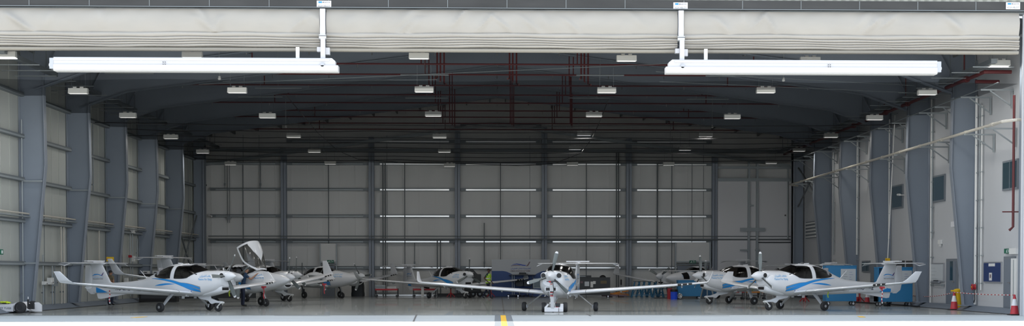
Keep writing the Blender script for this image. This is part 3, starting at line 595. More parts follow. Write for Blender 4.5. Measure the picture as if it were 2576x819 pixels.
# left wall fittings
def lw(px, py, X=-18.7): return on_x(px, py, X)
t = MB(); t.bx(XL, XL+.1, 52.3, 53.9, .2, 2.25, 'frame_grey'); o = struct(t.obj('door_6'), 'blue-grey door in the left wall at the left edge', 'door'); g = MB(); g.bx(XL+.1, XL+.14, 52.4, 53.8, .2, 2.15, 'door_grey'); g.obj('door_leaf', o)
t = MB(); t.bx(XL, XL+.12, 52.3, 53.95, 2.25, 3.6, 'door_grey'); struct(t.obj('trim_30'), 'blue-grey panel above the left wall door', 'panel')
t = MB(); p = lw(1, 633, XL+.2); t.box(p, (.05, .5, .2), 'sign_green'); t.box(p+Vector((.03, .1, 0)), (.01, .12, .12), 'sign_white'); tag(t.obj('exit_sign'), 'green exit sign at the far left edge over the left wall door', 'exit sign')
for k, (px, y0, y1, m_) in enumerate(((54, 300, 760, 'galv_grey'), (108, 640, 760, 'galv_grey'), (131, 660, 765, 'galv_grey'), (137, 660, 765, 'galv_dark'), (153, 545, 765, 'white_pipe'), (160, 548, 765, 'white_pipe'), (249, 575, 700, 'white_pipe'), (327, 585, 745, 'galv_grey'), (333, 585, 745, 'galv_grey'), (345, 600, 650, 'galv_grey'), (233, 310, 480, 'galv_dark'))):
    p = lw(px, y0, XL+.15); q = lw(px, y1, XL+.15); t = MB(); t.tube([(p.x, p.y, p.z), (p.x, p.y, max(.2, q.z))], .032 if 'white' in m_ else .028, m_, 8); t.box((p.x-.03, p.y, max(.4, q.z)+.3), (.06, .14, .06), 'galv_dark')
    tag(t.obj('wall_conduit'), 'vertical %s conduit on the left wall, %s counting back from the door' % ({'white_pipe': 'pale', 'galv_grey': 'grey', 'galv_dark': 'dark'}[m_], (ordn+['eighth', 'ninth', 'tenth', 'eleventh'])[k]), 'conduit')
for k, (px, py, sx, sz, m_, l) in enumerate(((127, 706, .5, .28, 'off_white', 'pale switch box'), (138, 704, .4, .5, 'galv_grey', 'grey isolator box'), (112, 711, .3, .14, 'off_white', 'small white socket box'), (334, 579, .5, .28, 'off_white', 'white loudspeaker box'), (336, 650, .25, .28, 'off_white', 'small white alarm box'), (327, 644, .13, .13, 'red', 'small red alarm box'), (318, 706, .3, .3, 'off_white', 'low white socket box'))):
    p = lw(px, py, XL+.2); t = MB(); t.box((0, 0, 0), (.14, sx, sz), m_); t.box((.08, 0, 0), (.03, sx*.5, sz*.5), m_); t.box((.1, sx*.1, -sz*.2), (.02, .04, .04), 'black')
    tag(t.obj('wall_box', loc=p), '%s on the left wall' % l, 'electrical box')
t = MB(); p = lw(277, 651, -18.0); t.box(p, (.34, .03, .2), 'yellow'); t.box(p+Vector((-.12, -.02, 0)), (.06, .01, .06), 'red'); t.tube([(p.x-.16, p.y, p.z), (p.x-.16, p.y, .0)], .015, 'galv_grey', 5); tag(t.obj('warning_sign'), 'small yellow warning sign on a pole by the left wall', 'sign')
t = MB(); p = on_x(2233, 653, 18.4); t.box(p, (.2, .12, .16), 'yellow'); t.box(p+Vector((-.06, -.06, 0)), (.03, .02, .04), 'red'); t.tube([p, (p.x+.3, p.y, 8.9)], .025, 'off_white', 6); tag(t.obj('control_pendant'), 'yellow control box hanging by the right wall above the blue cabinet', 'control box')
for x, y, l in ((515, 466, 'upper'), (529, 544, 'lower')):
    t = MB(); p = on_y(x, y, YB-.5); t.tube([p+Vector((0, .5, .1)), p+Vector((0, .05, .1))], .02, 'galv_grey', 5); t.tube([p+Vector((-.12, 0, .08)), p+Vector((.12, -.12, 0))], .06, 'off_white' if l == 'lower' else 'black', 8); tag(t.obj('security_camera'), 'security camera on the left part of the back wall, %s of two' % l, 'camera')
t = MB(); p = on_y(1977, 541, YB-.8); t.tube([p+Vector((-.02, .1, .0)), p+Vector((-.06, -.12, 0))], .05, 'black', 8); tag(t.obj('security_camera'), 'small black security camera on the pale partition', 'camera')
for (a, c), l in ((((440, 735), (478, 600)), 'left'), (((478, 735), (440, 600)), 'right')):
    pass
t = MB(); t.bar((-18.45, 82.5, 5), (-18.45, 88.6, .4), .08, .08, 'galv_dark'); t.bar((-18.45, 82.5, .4), (-18.45, 88.6, 5), .08, .08, 'galv_dark'); tag(t.obj('cross_brace'), 'crossed steel bracing in the last bay of the left wall', 'brace')
t = MB(); t.bar((18.7, 82.5, 5.6), (18.7, 88.6, 8), .08, .08, 'galv_dark'); t.bar((18.7, 82.5, 8), (18.7, 88.6, 5.6), .08, .08, 'galv_dark'); tag(t.obj('cross_brace'), 'crossed steel bracing high in the last bay of the right wall', 'brace')
# ------------------------------------------------------------------ aircraft
def pchip(xs, ys):
    xs = np.array(xs, float); ys = np.array(ys, float)
    h = np.diff(xs); d = np.diff(ys)/h; m = np.zeros(len(xs))
    for i in range(1, len(xs)-1):
        if d[i-1]*d[i] > 0: w1 = 2*h[i]+h[i-1]; w2 = h[i]+2*h[i-1]; m[i] = (w1+w2)/(w1/d[i-1]+w2/d[i])
    m[0] = d[0]; m[-1] = d[-1]
    def f(x):
        i = int(min(max(np.searchsorted(xs, x)-1, 0), len(xs)-2)); t = min(max((x-xs[i])/h[i], 0), 1)
        return float((2*t**3-3*t**2+1)*ys[i]+(t**3-2*t**2+t)*h[i]*m[i]+(-2*t**3+3*t**2)*ys[i+1]+(t**3-t**2)*h[i]*m[i+1])
    return f
class Hull:
    def __init__(s, tab, nu=2.25, nl=2.5):
        tab = sorted(tab); xs = [t[0] for t in tab]; s.x0, s.x1 = xs[0], xs[-1]
        s.zb = pchip(xs, [t[1] for t in tab]); s.zt = pchip(xs, [t[2] for t in tab]); s.w = pchip(xs, [t[3] for t in tab]); s.nu, s.nl = nu, nl
    def zc(s, x): return s.zb(x)+.43*(s.zt(x)-s.zb(x))
    def P(s, x, th, off=0.):
        c, si = math.cos(th), math.sin(th); zc = s.zc(x); n = s.nu if si >= 0 else s.nl
        h = (s.zt(x)-zc) if si >= 0 else (zc-s.zb(x)); cc = abs(c)**(2/n)*(1 if c > 0 else -1); ss = abs(si)**(2/n)*(1 if si > 0 else -1)
        return Vector((x, cc*(s.w(x)+off), zc+ss*(h+off)))
    def th(s, x, z):
        zc = s.zc(x); n = s.nu if z >= zc else s.nl; h = (s.zt(x)-zc) if z >= zc else (zc-s.zb(x))
        q = min(1, abs(z-zc)/max(h, 1e-4))**(n/2); return math.asin(q)*(1 if z >= zc else -1)
class Win:                      # region of the hull side between zlo(x) and zhi(x); top=True closes over the roof
    def __init__(s, lo, hi): s.x0, s.x1 = lo[0][0], lo[-1][0]; s.lo = pchip(*zip(*lo)); s.hi = pchip(*zip(*hi))
    def inside(s, h, x, z, d): return s.x0+d < x < s.x1-d and s.lo(x)+d < z < s.hi(x)-(d if s.hi(x) < h.zt(x)-.02 else -.5)
def hull_mesh(b, h, m, nx, nt, wins=(), off=0., d=.02, zmax=None):
    xs = [h.x0+(h.x1-h.x0)*i/nx for i in range(nx+1)]; vs = []
    for x in xs:
        for k in range(nt): vs.append(h.P(x, 2*pi*k/nt-pi/2, off))
    fs = []
    for i in range(nx):
        for k in range(nt):
            k2 = (k+1) % nt; f = (i*nt+k, i*nt+k2, (i+1)*nt+k2, (i+1)*nt+k); c = (vs[f[0]]+vs[f[1]]+vs[f[2]]+vs[f[3]])/4
            if zmax is not None and c.z > zmax(c.x): continue
            if any(w_.inside(h, c.x, c.z, d) for w_ in wins): continue
            fs.append(f)
    if zmax is None: fs += [tuple(range(nt))[::-1], tuple(range(nx*nt, nx*nt+nt))]
    b.add(vs, fs, m)
def patch(b, h, w_, sides, off, m, mb=None, bw=.045, nu=44, nv=16):
    for sd_ in sides:
        vs = []; uv = []
        for i in range(nu+1):
            x = w_.x0+(w_.x1-w_.x0)*i/nu; zl, zh = w_.lo(x), w_.hi(x); tl = h.th(x, zl); thh = pi/2 if zh >= h.zt(x)-.005 else h.th(x, zh)
            for j in range(nv+1):
                t = tl+(thh-tl)*j/nv; p = h.P(x, t if sd_ > 0 else pi-t, off); vs.append(p); uv.append((x, p.z, zl, zh, thh >= pi/2-.001))
        fa = {m: [], mb: []}
        for i in range(nu):
            for j in range(nv):
                f = (i*(nv+1)+j, i*(nv+1)+j+1, (i+1)*(nv+1)+j+1, (i+1)*(nv+1)+j); mm = m
                if mb:
                    x = (uv[f[0]][0]+uv[f[2]][0])/2; z = (uv[f[0]][1]+uv[f[2]][1])/2; zl, zh, cl = uv[f[0]][2], uv[f[0]][3], uv[f[0]][4]
                    if min(x-w_.x0, w_.x1-x, z-zl, 9 if cl else zh-z) < bw: mm = mb
                fa[mm].append(f if sd_ > 0 else f[::-1])
        for mm in fa:
            if mm and fa[mm]:
                used = sorted({k for f in fa[mm] for k in f}); ix = {k: q for q, k in enumerate(used)}
                b.add([vs[k] for k in used], [tuple(ix[k] for k in f) for f in fa[mm]], mm)
def hull_text(b, h, body, xc, z, side, m, width, height=None, bold=0., shear=0.):
    vs, fs = text_mesh(body, width, height, bold); out = []
    for a, c in vs:
        x = xc+(-a if side > 0 else a); t = h.th(x, z+c+a*shear); out.append(h.P(x, t if side > 0 else pi-t, .009))
    b.add(out, fs, m)
def arc(xs, zs, n=1): return list(zip(xs, zs))
TAB40 = [(2.08, 1.00, 1.57, .33), (1.98, .90, 1.60, .42), (1.75, .76, 1.61, .49), (1.3, .64, 1.60, .55), (1.15, .61, 1.61, .565), (.9, .58, 1.70, .585), (.6, .575, 1.805, .60), (.3, .58, 1.865, .61), (0, .585, 1.885, .61),
         (-.35, .59, 1.87, .59), (-.75, .60, 1.78, .54), (-1.1, .61, 1.65, .47), (-1.5, .62, 1.48, .385), (-2.1, .635, 1.27, .27), (-2.8, .65, 1.17, .19), (-3.8, .66, 1.11, .125), (-4.6, .66, 1.09, .075), (-4.9, .67, 1.07, .05)]
WF = Win(arc([-.06, .0, .3, .55, .75, .95, 1.1, 1.2], [1.30, 1.28, 1.28, 1.30, 1.40, 1.50, 1.555, 1.59]), arc([-.06, 0, .25, .5, .62, 1.2], [1.74, 1.78, 1.80, 1.80, 2.1, 2.1]))
WR = Win(arc([-1.30, -1.22, -1.0, -.75, -.5, -.26], [1.42, 1.36, 1.315, 1.29, 1.28, 1.29]), arc([-1.30, -1.22, -1.0, -.75, -.5, -.26], [1.44, 1.505, 1.60, 1.70, 1.77, 1.79]))
S1 = Win(arc([-1.4, -.8, -.2, .4, .8, 1.2], [1.285, 1.24, 1.155, .98, .84, .775]), arc([-1.4, -.8, -.2, .4, .8, 1.2], [1.295, 1.285, 1.23, 1.095, .97, .83]))
S1g = Win(arc([-1.42, -.8, -.2, .4, .8, 1.22], [1.282, 1.23, 1.145, .97, .825, .755]), arc([-1.42, -.8, -.2, .4, .8, 1.22], [1.298, 1.29, 1.24, 1.115, 1.0, .87]))
S2 = Win(arc([.25, .55, .85, 1.22], [1.12, 1.045, .97, .87]), arc([.25, .55, .85, 1.22], [1.135, 1.105, 1.05, .945]))
S2g = Win(arc([.25, .55, .85, 1.24], [1.12, 1.045, .965, .865]), arc([.25, .55, .85, 1.24], [1.14, 1.125, 1.075, .98]))
S3 = Win(arc([-1.15, -.8, -.4, 0], [1.00, 1.01, 1.045, 1.07]), arc([-1.15, -.8, -.4, 0], [1.01, 1.075, 1.105, 1.078]))
S4 = Win(arc([-4.7, -4.4, -4.05], [.70, .70, .72]), arc([-4.7, -4.4, -4.05], [.92, .84, .73]))
def foil(x_le, chord, y, z, tc, n=9, tilt=0., vert=False):
    ts = [0, .012, .05, .12, .25, .4, .6, .8, 1.0]
    def yt(t): return 5*tc*(.2969*math.sqrt(t)-.126*t-.3516*t*t+.2843*t**3-.1015*t**4)*chord
    up = [(x_le-chord*t, yt(t)) for t in ts]; lo = [(x_le-chord*t, -yt(t)*.7) for t in ts[1:-1]][::-1]
    if vert: return [Vector((x, y+q, z)) for x, q in up]+[Vector((x, y+q/.7, z)) for x, q in lo]
    c, s_ = math.cos(tilt), math.sin(tilt)
    return [Vector((x, y-q*s_, z+q*c)) for x, q in up+lo]
def wheel(name, c, r, wd, parent, side=1, hub='alu'):
    b = MB(); b.lathe(c, [(r*.55, -wd*.5), (r*.86, -wd*.5), (r*.97, -wd*.36), (r, -wd*.12), (r, wd*.12), (r*.97, wd*.36), (r*.86, wd*.5), (r*.55, wd*.5)], 'rubber', 24, 'Y')
    o = b.obj(name, parent, True)
    b = MB(); b.lathe(c, [(r*.12, -wd*.52), (r*.3, -wd*.5), (r*.34, -wd*.4), (r*.56, -wd*.47), (r*.56, wd*.47), (r*.34, wd*.4), (r*.3, wd*.5), (r*.12, wd*.52)], hub, 20, 'Y')
    for k in range(3):
        a = k*2*pi/3; b.lathe(Vector(c)+Vector((r*.42*math.cos(a), 0, r*.42*math.sin(a))), [(r*.05, -wd*.5), (r*.05, wd*.5)], 'dark_grey', 6, 'Y')
    return o, b
def gear_wheel(c, r, wd, leg, hub='alu'):
    # tyre and rim live together as the wheel sub-part
    b = MB(); b.lathe(c, [(r*.55, -wd*.5), (r*.86, -wd*.5), (r*.97, -wd*.36), (r, -wd*.12), (r, wd*.12), (r*.97, wd*.36), (r*.86, wd*.5), (r*.55, wd*.5)], 'rubber', 24, 'Y')
    b.lathe(c, [(r*.12, -wd*.53), (r*.3, -wd*.5), (r*.36, -wd*.42), (r*.56, -wd*.49), (r*.56, wd*.49), (r*.36, wd*.42), (r*.3, wd*.5), (r*.12, wd*.53)], hub, 20, 'Y')
    for k in range(3):
        a = k*2*pi/3; b.lathe(Vector(c)+Vector((r*.45*math.cos(a), 0, r*.45*math.sin(a))), [(r*.06, -wd*.5), (r*.06, wd*.5)], 'dark_grey', 6, 'Y')
    b.obj('wheel', leg, True)
def propeller(root, x, y, z, ang, R=.95, length=.47, rb=.195):
    p = MB(); p.lathe((0, 0, 0), [(rb, -.06), (rb, .06)]+[(rb*q, .06+(length-.06)*t) for q, t in ((.97, .12), (.91, .25), (.81, .4), (.67, .55), (.49, .7), (.30, .84), (.16, .93), (.05, .99))]+[(.004, length)], 'gelcoat', 28, 'X')
    hub = p.obj('spinner', root, True); hub.location = (x, y, z); hub.rotation_euler = (math.radians(ang), 0, 0)
    # spinner is the propeller's own mesh; blades are its sub-parts (angle measured from +y towards +z)
    for k in range(3):
        bb = MB(); rings = []
        for i in range(13):
            t = i/12; r = .12+(R-.12)*t; ch = (.05 if t < .05 else .085+.075*math.sin(min(1, t*1.25)*pi*.62))*(1 if t < .9 else (1-(t-.9)*5)); th = .025*(1-t)+.006; tw = math.radians(62-44*t)
            ring = []
            for q in range(8):
                a = 2*pi*q/8; u = math.cos(a)*ch/2; v = math.sin(a)*th; ring.append(Vector((u*math.sin(tw)+v*math.cos(tw)+.02, r, u*math.cos(tw)-v*math.sin(tw))))
            rings.append(ring)
        bb.loft(rings[:12], 'blade'); bb.loft(rings[11:], 'white_paint')
        bb.tube([rings[i][0]*.5+rings[i][1]*.5 for i in range(1, 6)], .014, 'black', 5)
        bb.lathe((0, .17, 0), [(.04, -.06), (.04, .05)], 'black', 10, 'Y')
        o = bb.obj('blade', hub, True); o.rotation_euler = (k*2*pi/3, 0, 0)
        # red-tipped marking
        bm_ = o
    return hub
def wing(root, sg, st, wl, letters=None):
    """st: stations (y, z, x_le, chord, thickness); wl: winglet stations"""
    b = MB(); rings = [foil(x, c, sg*y, z, t) for y, z, x, c, t in st]
    b.loft(rings, 'gelcoat')
    y0, z0, x0, c0, _ = st[1]; o = b.obj('wing', root, True)
    b = MB(); b.loft([foil(x, c, sg*y, z, t, tilt=ti) for y, z, x, c, t, ti in wl], 'gelcoat')
    b.lathe((wl[0][2]-.06, sg*(wl[0][0]+.01), wl[0][1]+.0), [(.0, -.05), (.03, -.02), (.03, .02), (0, .05)], 'alu', 8, 'X')
    b.obj('winglet', o, True)
    for f in (.28, .55, .8):
        yy = st[1][0]+(st[-1][0]-st[1][0])*f; k = 0
        while k < len(st)-2 and st[k+1][0] < yy: k += 1
        a, c = st[k], st[k+1]; t = (yy-a[0])/(c[0]-a[0]); z = a[1]+(c[1]-a[1])*t; x = a[2]+(c[2]-a[2])*t-(a[3]+(c[3]-a[3])*t)*.72
        b = MB(); b.loft([[Vector((x+dx, sg*yy+rr_*math.cos(q*pi/3)*.5, z-.03+dz+rr_*math.sin(q*pi/3))) for q in range(6)] for dx, dz, rr_ in ((.16, -.02, .01), (.05, -.05, .05), (-.08, -.06, .05), (-.2, -.03, .01))], 'gelcoat')
        b.obj('flap_bracket', o, True)
    # gap line between inner wing and outer panel, walkway vents
    b = MB(); yj = 1.12 if len(st) < 99 else 0; ring0 = None
    for k in range(len(st)-1):
        if st[k][0] <= yj < st[k+1][0]:
            a, c = st[k], st[k+1]; t = (yj-a[0])/(c[0]-a[0]); L = [a[i]+(c[i]-a[i])*t for i in range(5)]
            r0 = foil(L[2]+.004, L[3]+.008, sg*yj, L[1], L[4]*1.03); r1 = foil(L[2]+.004, L[3]+.008, sg*(yj+.015), L[1]+.002, L[4]*1.03); b.loft([r0, r1], 'dark_grey')
    b.obj('panel_gap', o)
    if sg > 0:
        k = len(st)-3; A, Cc = st[k], st[k+1]; b = MB(); rr_ = []
        for t in (.45, .95):
            L = [A[i]+(Cc[i]-A[i])*t for i in range(5)]; rr_.append(foil(L[2]+.012, L[3]*.16, L[0], L[1], L[4]*5.4))
        b.loft(rr_, 'black')
        for t in (.6, .8): L = [A[i]+(Cc[i]-A[i])*t for i in range(5)]; b.lathe((L[2]+.0, L[0], L[1]+.005), [(.03, 0), (.03, .022)], 'off_white', 10, 'X')
        b.obj('landing_light', o)
    if letters:
        b = MB(); vs, fs = text_mesh(letters, 3.1, .58, .015); out = []
        for a, c in vs:
            yy = 3.3+(a if sg > 0 else a); k = 0
            while k < len(st)-2 and st[k+1][0] < yy: k += 1
            A, Cc = st[k], st[k+1]; t = (yy-A[0])/(Cc[0]-A[0]); z = A[1]+(Cc[1]-A[1])*t; xl = A[2]+(Cc[2]-A[2])*t; ch = A[3]+(Cc[3]-A[3])*t
            x = xl-ch*.22-c*.95; tt = (xl-x)/ch; q = 5*A[4]*(.2969*math.sqrt(max(tt, .01))-.126*tt-.3516*tt*tt+.2843*tt**3-.1015*tt**4)*ch
            out.append((x, sg*yy, z-q*.7-.006))
        b.add(out, fs, 'reg_grey'); b.obj('registration', o)
    return o
def seats(root, zf=.85):
    for k, (x, y) in enumerate(((.05, .27), (.05, -.27), (-.75, .22), (-.75, -.22))):
        b = MB(); b.box((x, y, zf+.1), (.45, .42, .14), 'seat_grey'); b.box((x-.26, y, zf+.42), (.12, .40, .62), 'seat_grey', Matrix.Rotation(-.2, 3, 'Y')); b.box((x-.32, y, zf+.78), (.09, .24, .16), 'seat_grey', Matrix.Rotation(-.2, 3, 'Y'))
        b.obj('seat', root, bevel=.03)
    b = MB(); b.prism([(.62, 1.0), (.95, 1.0), (1.0, 1.48), (.75, 1.50), (.6, 1.42)], 'Y', -.48, .48, 'cabin')
    for s_ in (-.27, .27): b.tube([(.62, s_, 1.25), (.5, s_, 1.28)], .02, 'black', 6); b.tube([(.5, s_-.14, 1.36), (.48, s_-.12, 1.22), (.48, s_+.12, 1.22), (.5, s_+.14, 1.36)], .018, 'black', 6)
    b.obj('instrument_panel', root)
def tail_logo(b, x, y, z, side, k=1.):
    u = Vector((-1 if side > 0 else 1, 0, 0)); U = Vector((0, 0, 1)); o = Vector((x, y+side*.006, z))
    up = [(-.30, 0), (-.18, .05), (-.02, .055), (.14, .02), (.22, 0)]; lo = [(.22, -.012), (.12, -.005), (-.02, .025), (-.15, .015), (-.30, -.02)]
    n = len(up); vs = [o+u*(a*k)+U*(c*k) for a, c in up+lo[::-1]]; b.add(vs, [(i, i+1, n+i+1, n+i) for i in range(n-1)], 'livery_blue')
    p2 = [(.16, -.02), (.24, -.02), (.32, .12), (.28, .11)]; b.add([o+u*(a*k)+U*(c*k) for a, c in p2], [(0, 1, 2, 3)], 'livery_purple')
    flat_text(b, AR2, o+U*(-.11*k), u, U, 'text_blue', .58*k, .075*k, .01); flat_text(b, 'OMAN AVIATION ACADEMY', o+U*(-.165*k), u, U, 'text_dark', .58*k, .035*k, .01)
def livery(b, h, name_x=1.45, name_z=1.20):
    for sd_ in (1, -1):
        patch(b, h, S1g, (sd_,), .003, 'livery_grey', nv=3); patch(b, h, S1, (sd_,), .005, 'livery_blue', nv=3)
        patch(b, h, S2g, (sd_,), .003, 'livery_grey', nv=3, nu=20); patch(b, h, S2, (sd_,), .005, 'livery_blue', nv=3, nu=20)
        patch(b, h, S3, (sd_,), .004, 'livery_blue', nv=3, nu=20)
        hull_text(b, h, 'Passion For Flying', name_x, name_z, sd_, 'text_blue', .62, .105, .012); hull_text(b, h, AR1, name_x, name_z+.13, sd_, 'text_blue', .56, .11, .012)
def tail(root, zt, x_top, x_root, half, fin_c=(.62, .95), ventral=True, zr=.98):
    b = MB(); b.loft([foil(x_root+.45, 1.6, 0, zr+.02, .02, vert=True), foil(x_root, fin_c[1]+.15, 0, zr+.16, .09, vert=True), foil(x_top, fin_c[0], 0, zt, .12, vert=True)], 'gelcoat')
    xl = (x_root+x_top)/2-.43
    for sd_ in (1, -1): tail_logo(b, xl, sd_*.042, zr+(zt-zr)*.48, sd_)
    fin = b.obj('tail_fin', root, True)
    b = MB(); b.loft([foil(x_top-.64, .30, 0, zt-.06, .10, vert=True), foil(x_root-1.02, .42, 0, zr+.14, .08, vert=True), foil(x_root-.92, .42, 0, .78, .08, vert=True), foil(x_root-.90, .22, 0, .64, .08, vert=True)], 'gelcoat'); b.obj('rudder', root, True)
    b = MB(); st = [(0, x_top+.08, .72), (.5, x_top+.0, .68), (half-.25, x_top-.12, .52), (half, x_top-.22, .40)]
    rings = [foil(x, c, -y, zt+.03, .10) for y, x, c in st[::-1]]+[foil(x, c, y, zt+.03, .10) for y, x, c in st[1:]]
    b.loft(rings, 'gelcoat'); b.loft([[Vector((x_top+dx, r_*math.cos(q*pi/4), zt+.02+r_*math.sin(q*pi/4))) for q in range(8)] for dx, r_ in ((.2, .015), (.05, .07), (-.3, .085), (-.65, .04))], 'gelcoat')
    tp = b.obj('tailplane', root, True)
    b = MB(); b.box((x_top-.42, 0, zt+.12), (.16, 1.0, .045), 'gelcoat'); b.box((x_top-.42, 0, zt+.08), (.1, .2, .06), 'gelcoat'); b.obj('trim_tab', tp)
    for sg in (1, -1): b = MB(); b.add([(x_top-.22, sg*(half-.22), zt+.02), (x_top-.62, sg*(half-.3), zt+.03), (x_top-.66, sg*(half+.02), zt-.02), (x_top-.30, sg*(half+.06), zt-.09), (x_top-.22, sg*(half-.22), zt+.04), (x_top-.62, sg*(half-.3), zt+.05), (x_top-.66, sg*(half+.02), zt+.0), (x_top-.30, sg*(half+.06), zt-.07)], [(0, 1, 2, 3), (7, 6, 5, 4), (0, 4, 5, 1), (1, 5, 6, 2), (2, 6, 7, 3), (3, 7, 4, 0)], 'gelcoat'); b.obj('elevator', tp)
    if ventral:
        b = MB(); b.prism([(x_root+1.0, .67), (x_root-.72, .70), (x_root-.76, .62), (x_root-.70, .46), (x_root-.55, .44)], 'Y', -.015, .015, 'gelcoat'); b.obj('ventral_fin', root)
def whips(root, spots):
    for x, z, dx, dz in spots:
        b = MB(); b.tube([(x, 0, z), (x+dx, 0, z+dz)], [.016, .007], 'white_paint', 6); b.obj('antenna', root)
ST40 = [(.40, .715, .78, 1.42, .15), (1.12, .775, .70, 1.30, .145), (2.5, .875, .60, 1.20, .14), (4.2, 1.00, .42, 1.05, .13), (5.3, 1.09, .22, .86, .12), (5.72, 1.13, .04, .72, .11)]
WL40 = [(5.72, 1.13, .04, .72, .11, 0), (5.84, 1.16, -.08, .66, .10, .6), (5.91, 1.26, -.22, .56, .09, 1.2), (6.0, 1.57, -.58, .32, .09, 1.3)]
def single(label, loc, rot, ang):
    r = thing('light_aircraft', label, 'aircraft', loc, rot, 'white single-engine trainers'); h = Hull(TAB40)
    b = MB(); hull_mesh(b, h, 'gelcoat', 200, 96, (WF, WR)); livery(b, h)
    for sd_ in (1, -1):
        patch(b, h, S4, (sd_,), .005, 'livery_blue', nv=3, nu=12); hull_text(b, h, 'A4O-OAE', -3.2, .80, sd_, 'text_dark', .95, .16, .02)
        for x in (.62, .78): b.lathe(h.P(x, h.th(x, .80) if sd_ > 0 else pi-h.th(x, .80), .004), [(.022, -.006), (.022, .006)], 'logo_blue', 8, 'Y')
    b.obj('fuselage', r, True, fix=False)
    b = MB(); hull_mesh(b, Hull([t for t in TAB40 if -1.6 < t[0] < 1.2]), 'cabin', 90, 96, (WF, WR), -.035); b.obj('cabin_lining', r, True, fix=False)
    b = MB(); patch(b, h, WF, (1, -1), .008, 'glass', 'black', .04, 90, 26); b.obj('canopy_glass', r, True, fix=False)
    for sd_ in (1, -1): b = MB(); patch(b, h, WR, (sd_,), .008, 'glass', 'black', .03, 30, 12); b.obj('rear_window', r, True, fix=False)
    # seam of the canopy frame
    seats(r)
    # cowling scoop and intakes
    b = MB(); rings = []
    for x, w_, z0, z1 in ((2.05, .25, .80, 1.02), (1.97, .30, .74, 1.05), (1.6, .36, .66, 1.05), (1.25, .36, .585, 1.0), (1.0, .30, .60, .9)):
        rings.append([Vector((x, w_*math.copysign(abs(math.cos(q))**.6, math.cos(q)), (z0+z1)/2+(z1-z0)/2*math.copysign(abs(math.sin(q))**.6, math.sin(q)))) for q in [2*pi*k/24 for k in range(24)]])
    b.loft(rings, 'gelcoat'); b.bx(2.04, 2.06, -.21, .17, .835, .95, 'black'); b.obj('lower_cowl', r, True)
    b = MB()
    for sg in (1, -1):
        c = Vector((2.045, sg*.295, 1.415)); R_ = Matrix.Rotation(sg*.22, 3, 'Z'); b.lathe(c, [(.125, -.1), (.12, .02), (.10, .045)], 'gelcoat', 22, 'X', R_); b.lathe(c, [(.092, .0), (.092, .052)], 'black', 22, 'X', R_)
    b.obj('air_intake', r, True)
    propeller(r, 2.10, 0, 1.39, ang, .97)
    for sg in (1, -1):
        o = wing(r, sg, ST40, WL40, 'A4O-OAE')
        lg = MB(); lg.loft([[Vector((x+dx, sg*y, z+dz)) for dx, dz in ((-.10*k, 0), (0, .03*k), (.10*k, 0), (0, -.03*k))] for x, y, z, k in ((-.05, .72, .68, 1.2), (-.04, .95, .50, 1), (0, 1.30, .22, .65))], 'gelcoat'); lg.tube([(0, sg*1.28, .19), (0, sg*1.44, .17)], .03, 'alu', 8); lg.tube([(.04, sg*1.32, .12), (.06, sg*1.34, .26)], .025, 'alu', 6)
        L = lg.obj('main_gear_leg', r, False); gear_wheel((0, sg*1.44, .18), .18, .15, L)
    lg = MB(); lg.prism([(.62, .66), (1.25, .66), (1.30, .52), (1.62, .42), (1.88, .40), (1.92, .36), (1.84, .335), (1.5, .335), (1.38, .29), (1.30, .32), (1.2, .42), (.75, .50)], 'Y', -.045, .045, 'gelcoat')
    for s_ in (-.09, .09): lg.tube([(1.87, s_, .35), (1.68, s_, .17)], .026, 'off_white', 7)
    lg.tube([(1.87, -.1, .35), (1.87, .1, .35)], .04, 'off_white', 8); L = lg.obj('nose_gear_leg', r, bevel=.012); gear_wheel((1.68, 0, .17), .17, .11, L, 'off_white')
    tail(r, 1.88, -4.42, -3.95, 1.72)
    whips(r, ((-2.0, 1.29, -.35, .32), (.2, 1.88, -.2, .0)))
    b = MB(); b.tube([(-.1, .0, 1.885), (-.35, 0, 1.90)], .02, 'gelcoat', 6)
    for sg in (1, -1): b.box((.52, sg*.50, .60), (.16, .05, .03), 'gelcoat'); b.tube([(.5, sg*.5, .60), (.45, sg*.5, .72)], .02, 'gelcoat', 6); b.box((.2, sg*.35, .55), (.12, .03, .1), 'gelcoat')
    b.obj('boarding_step', r)
    return r
AC_L = {'A': 'white single-engine aircraft facing the camera in the middle of the doorway, hitched to a tug',
        'B': 'white single-engine aircraft nearest the camera on the left, nose to the right',
        'C': 'white single-engine aircraft nearest the camera on the right, nose to the left',
        'G': 'white single-engine aircraft at the back, left of the blue banner beside the hi-vis worker',
        'I': 'white single-engine aircraft half hidden behind the nose of the front right aircraft',
        'E': 'white single-engine aircraft behind the open-canopy twin on the left'}
GRP1 = 'white single-engine trainers'
AC = {'A': (2.489, 56.78, -1.776, 76), 'B': (-12.395, 57.27, -.51, 60), 'C': (12.5, 58.41, -2.681, 90), 'G': (-2.83, 85.4, -.972, 88), 'I': (11.846, 69.2, -2.877, 97), 'E': (-12.3, 76.3, -.58, 85)}
x, y, a, pa = AC['A']; singleA = single(AC_L['A'], (x, y, 0), a, pa)
def dup_air(src, k, lab, grp, spin, skip=()):
    x, y, a, pa = k; r = dup(src, (x, y, 0), a, lab, grp, skip); sp = [c for c in r.children if c.name.startswith('spinner')]
    for c in sp:
        v = spin if not isinstance(spin, dict) else spin[c.location.y > 0]
        c.rotation_euler = (math.radians(v), 0, 0)
    return r
for k in 'BCGIE': dup_air(singleA, AC[k], AC_L[k], GRP1, AC[k][3])
# stripped fuselage facing away in the far right corner
def rootname(): pass
r = dup(singleA, (17.35, 86.6, 0), 1.50, 'wingless white aircraft facing away in the far right corner, only its canopy and tail showing', GRP1, ('wing', 'spinner', 'lower_cowl', 'antenna'))
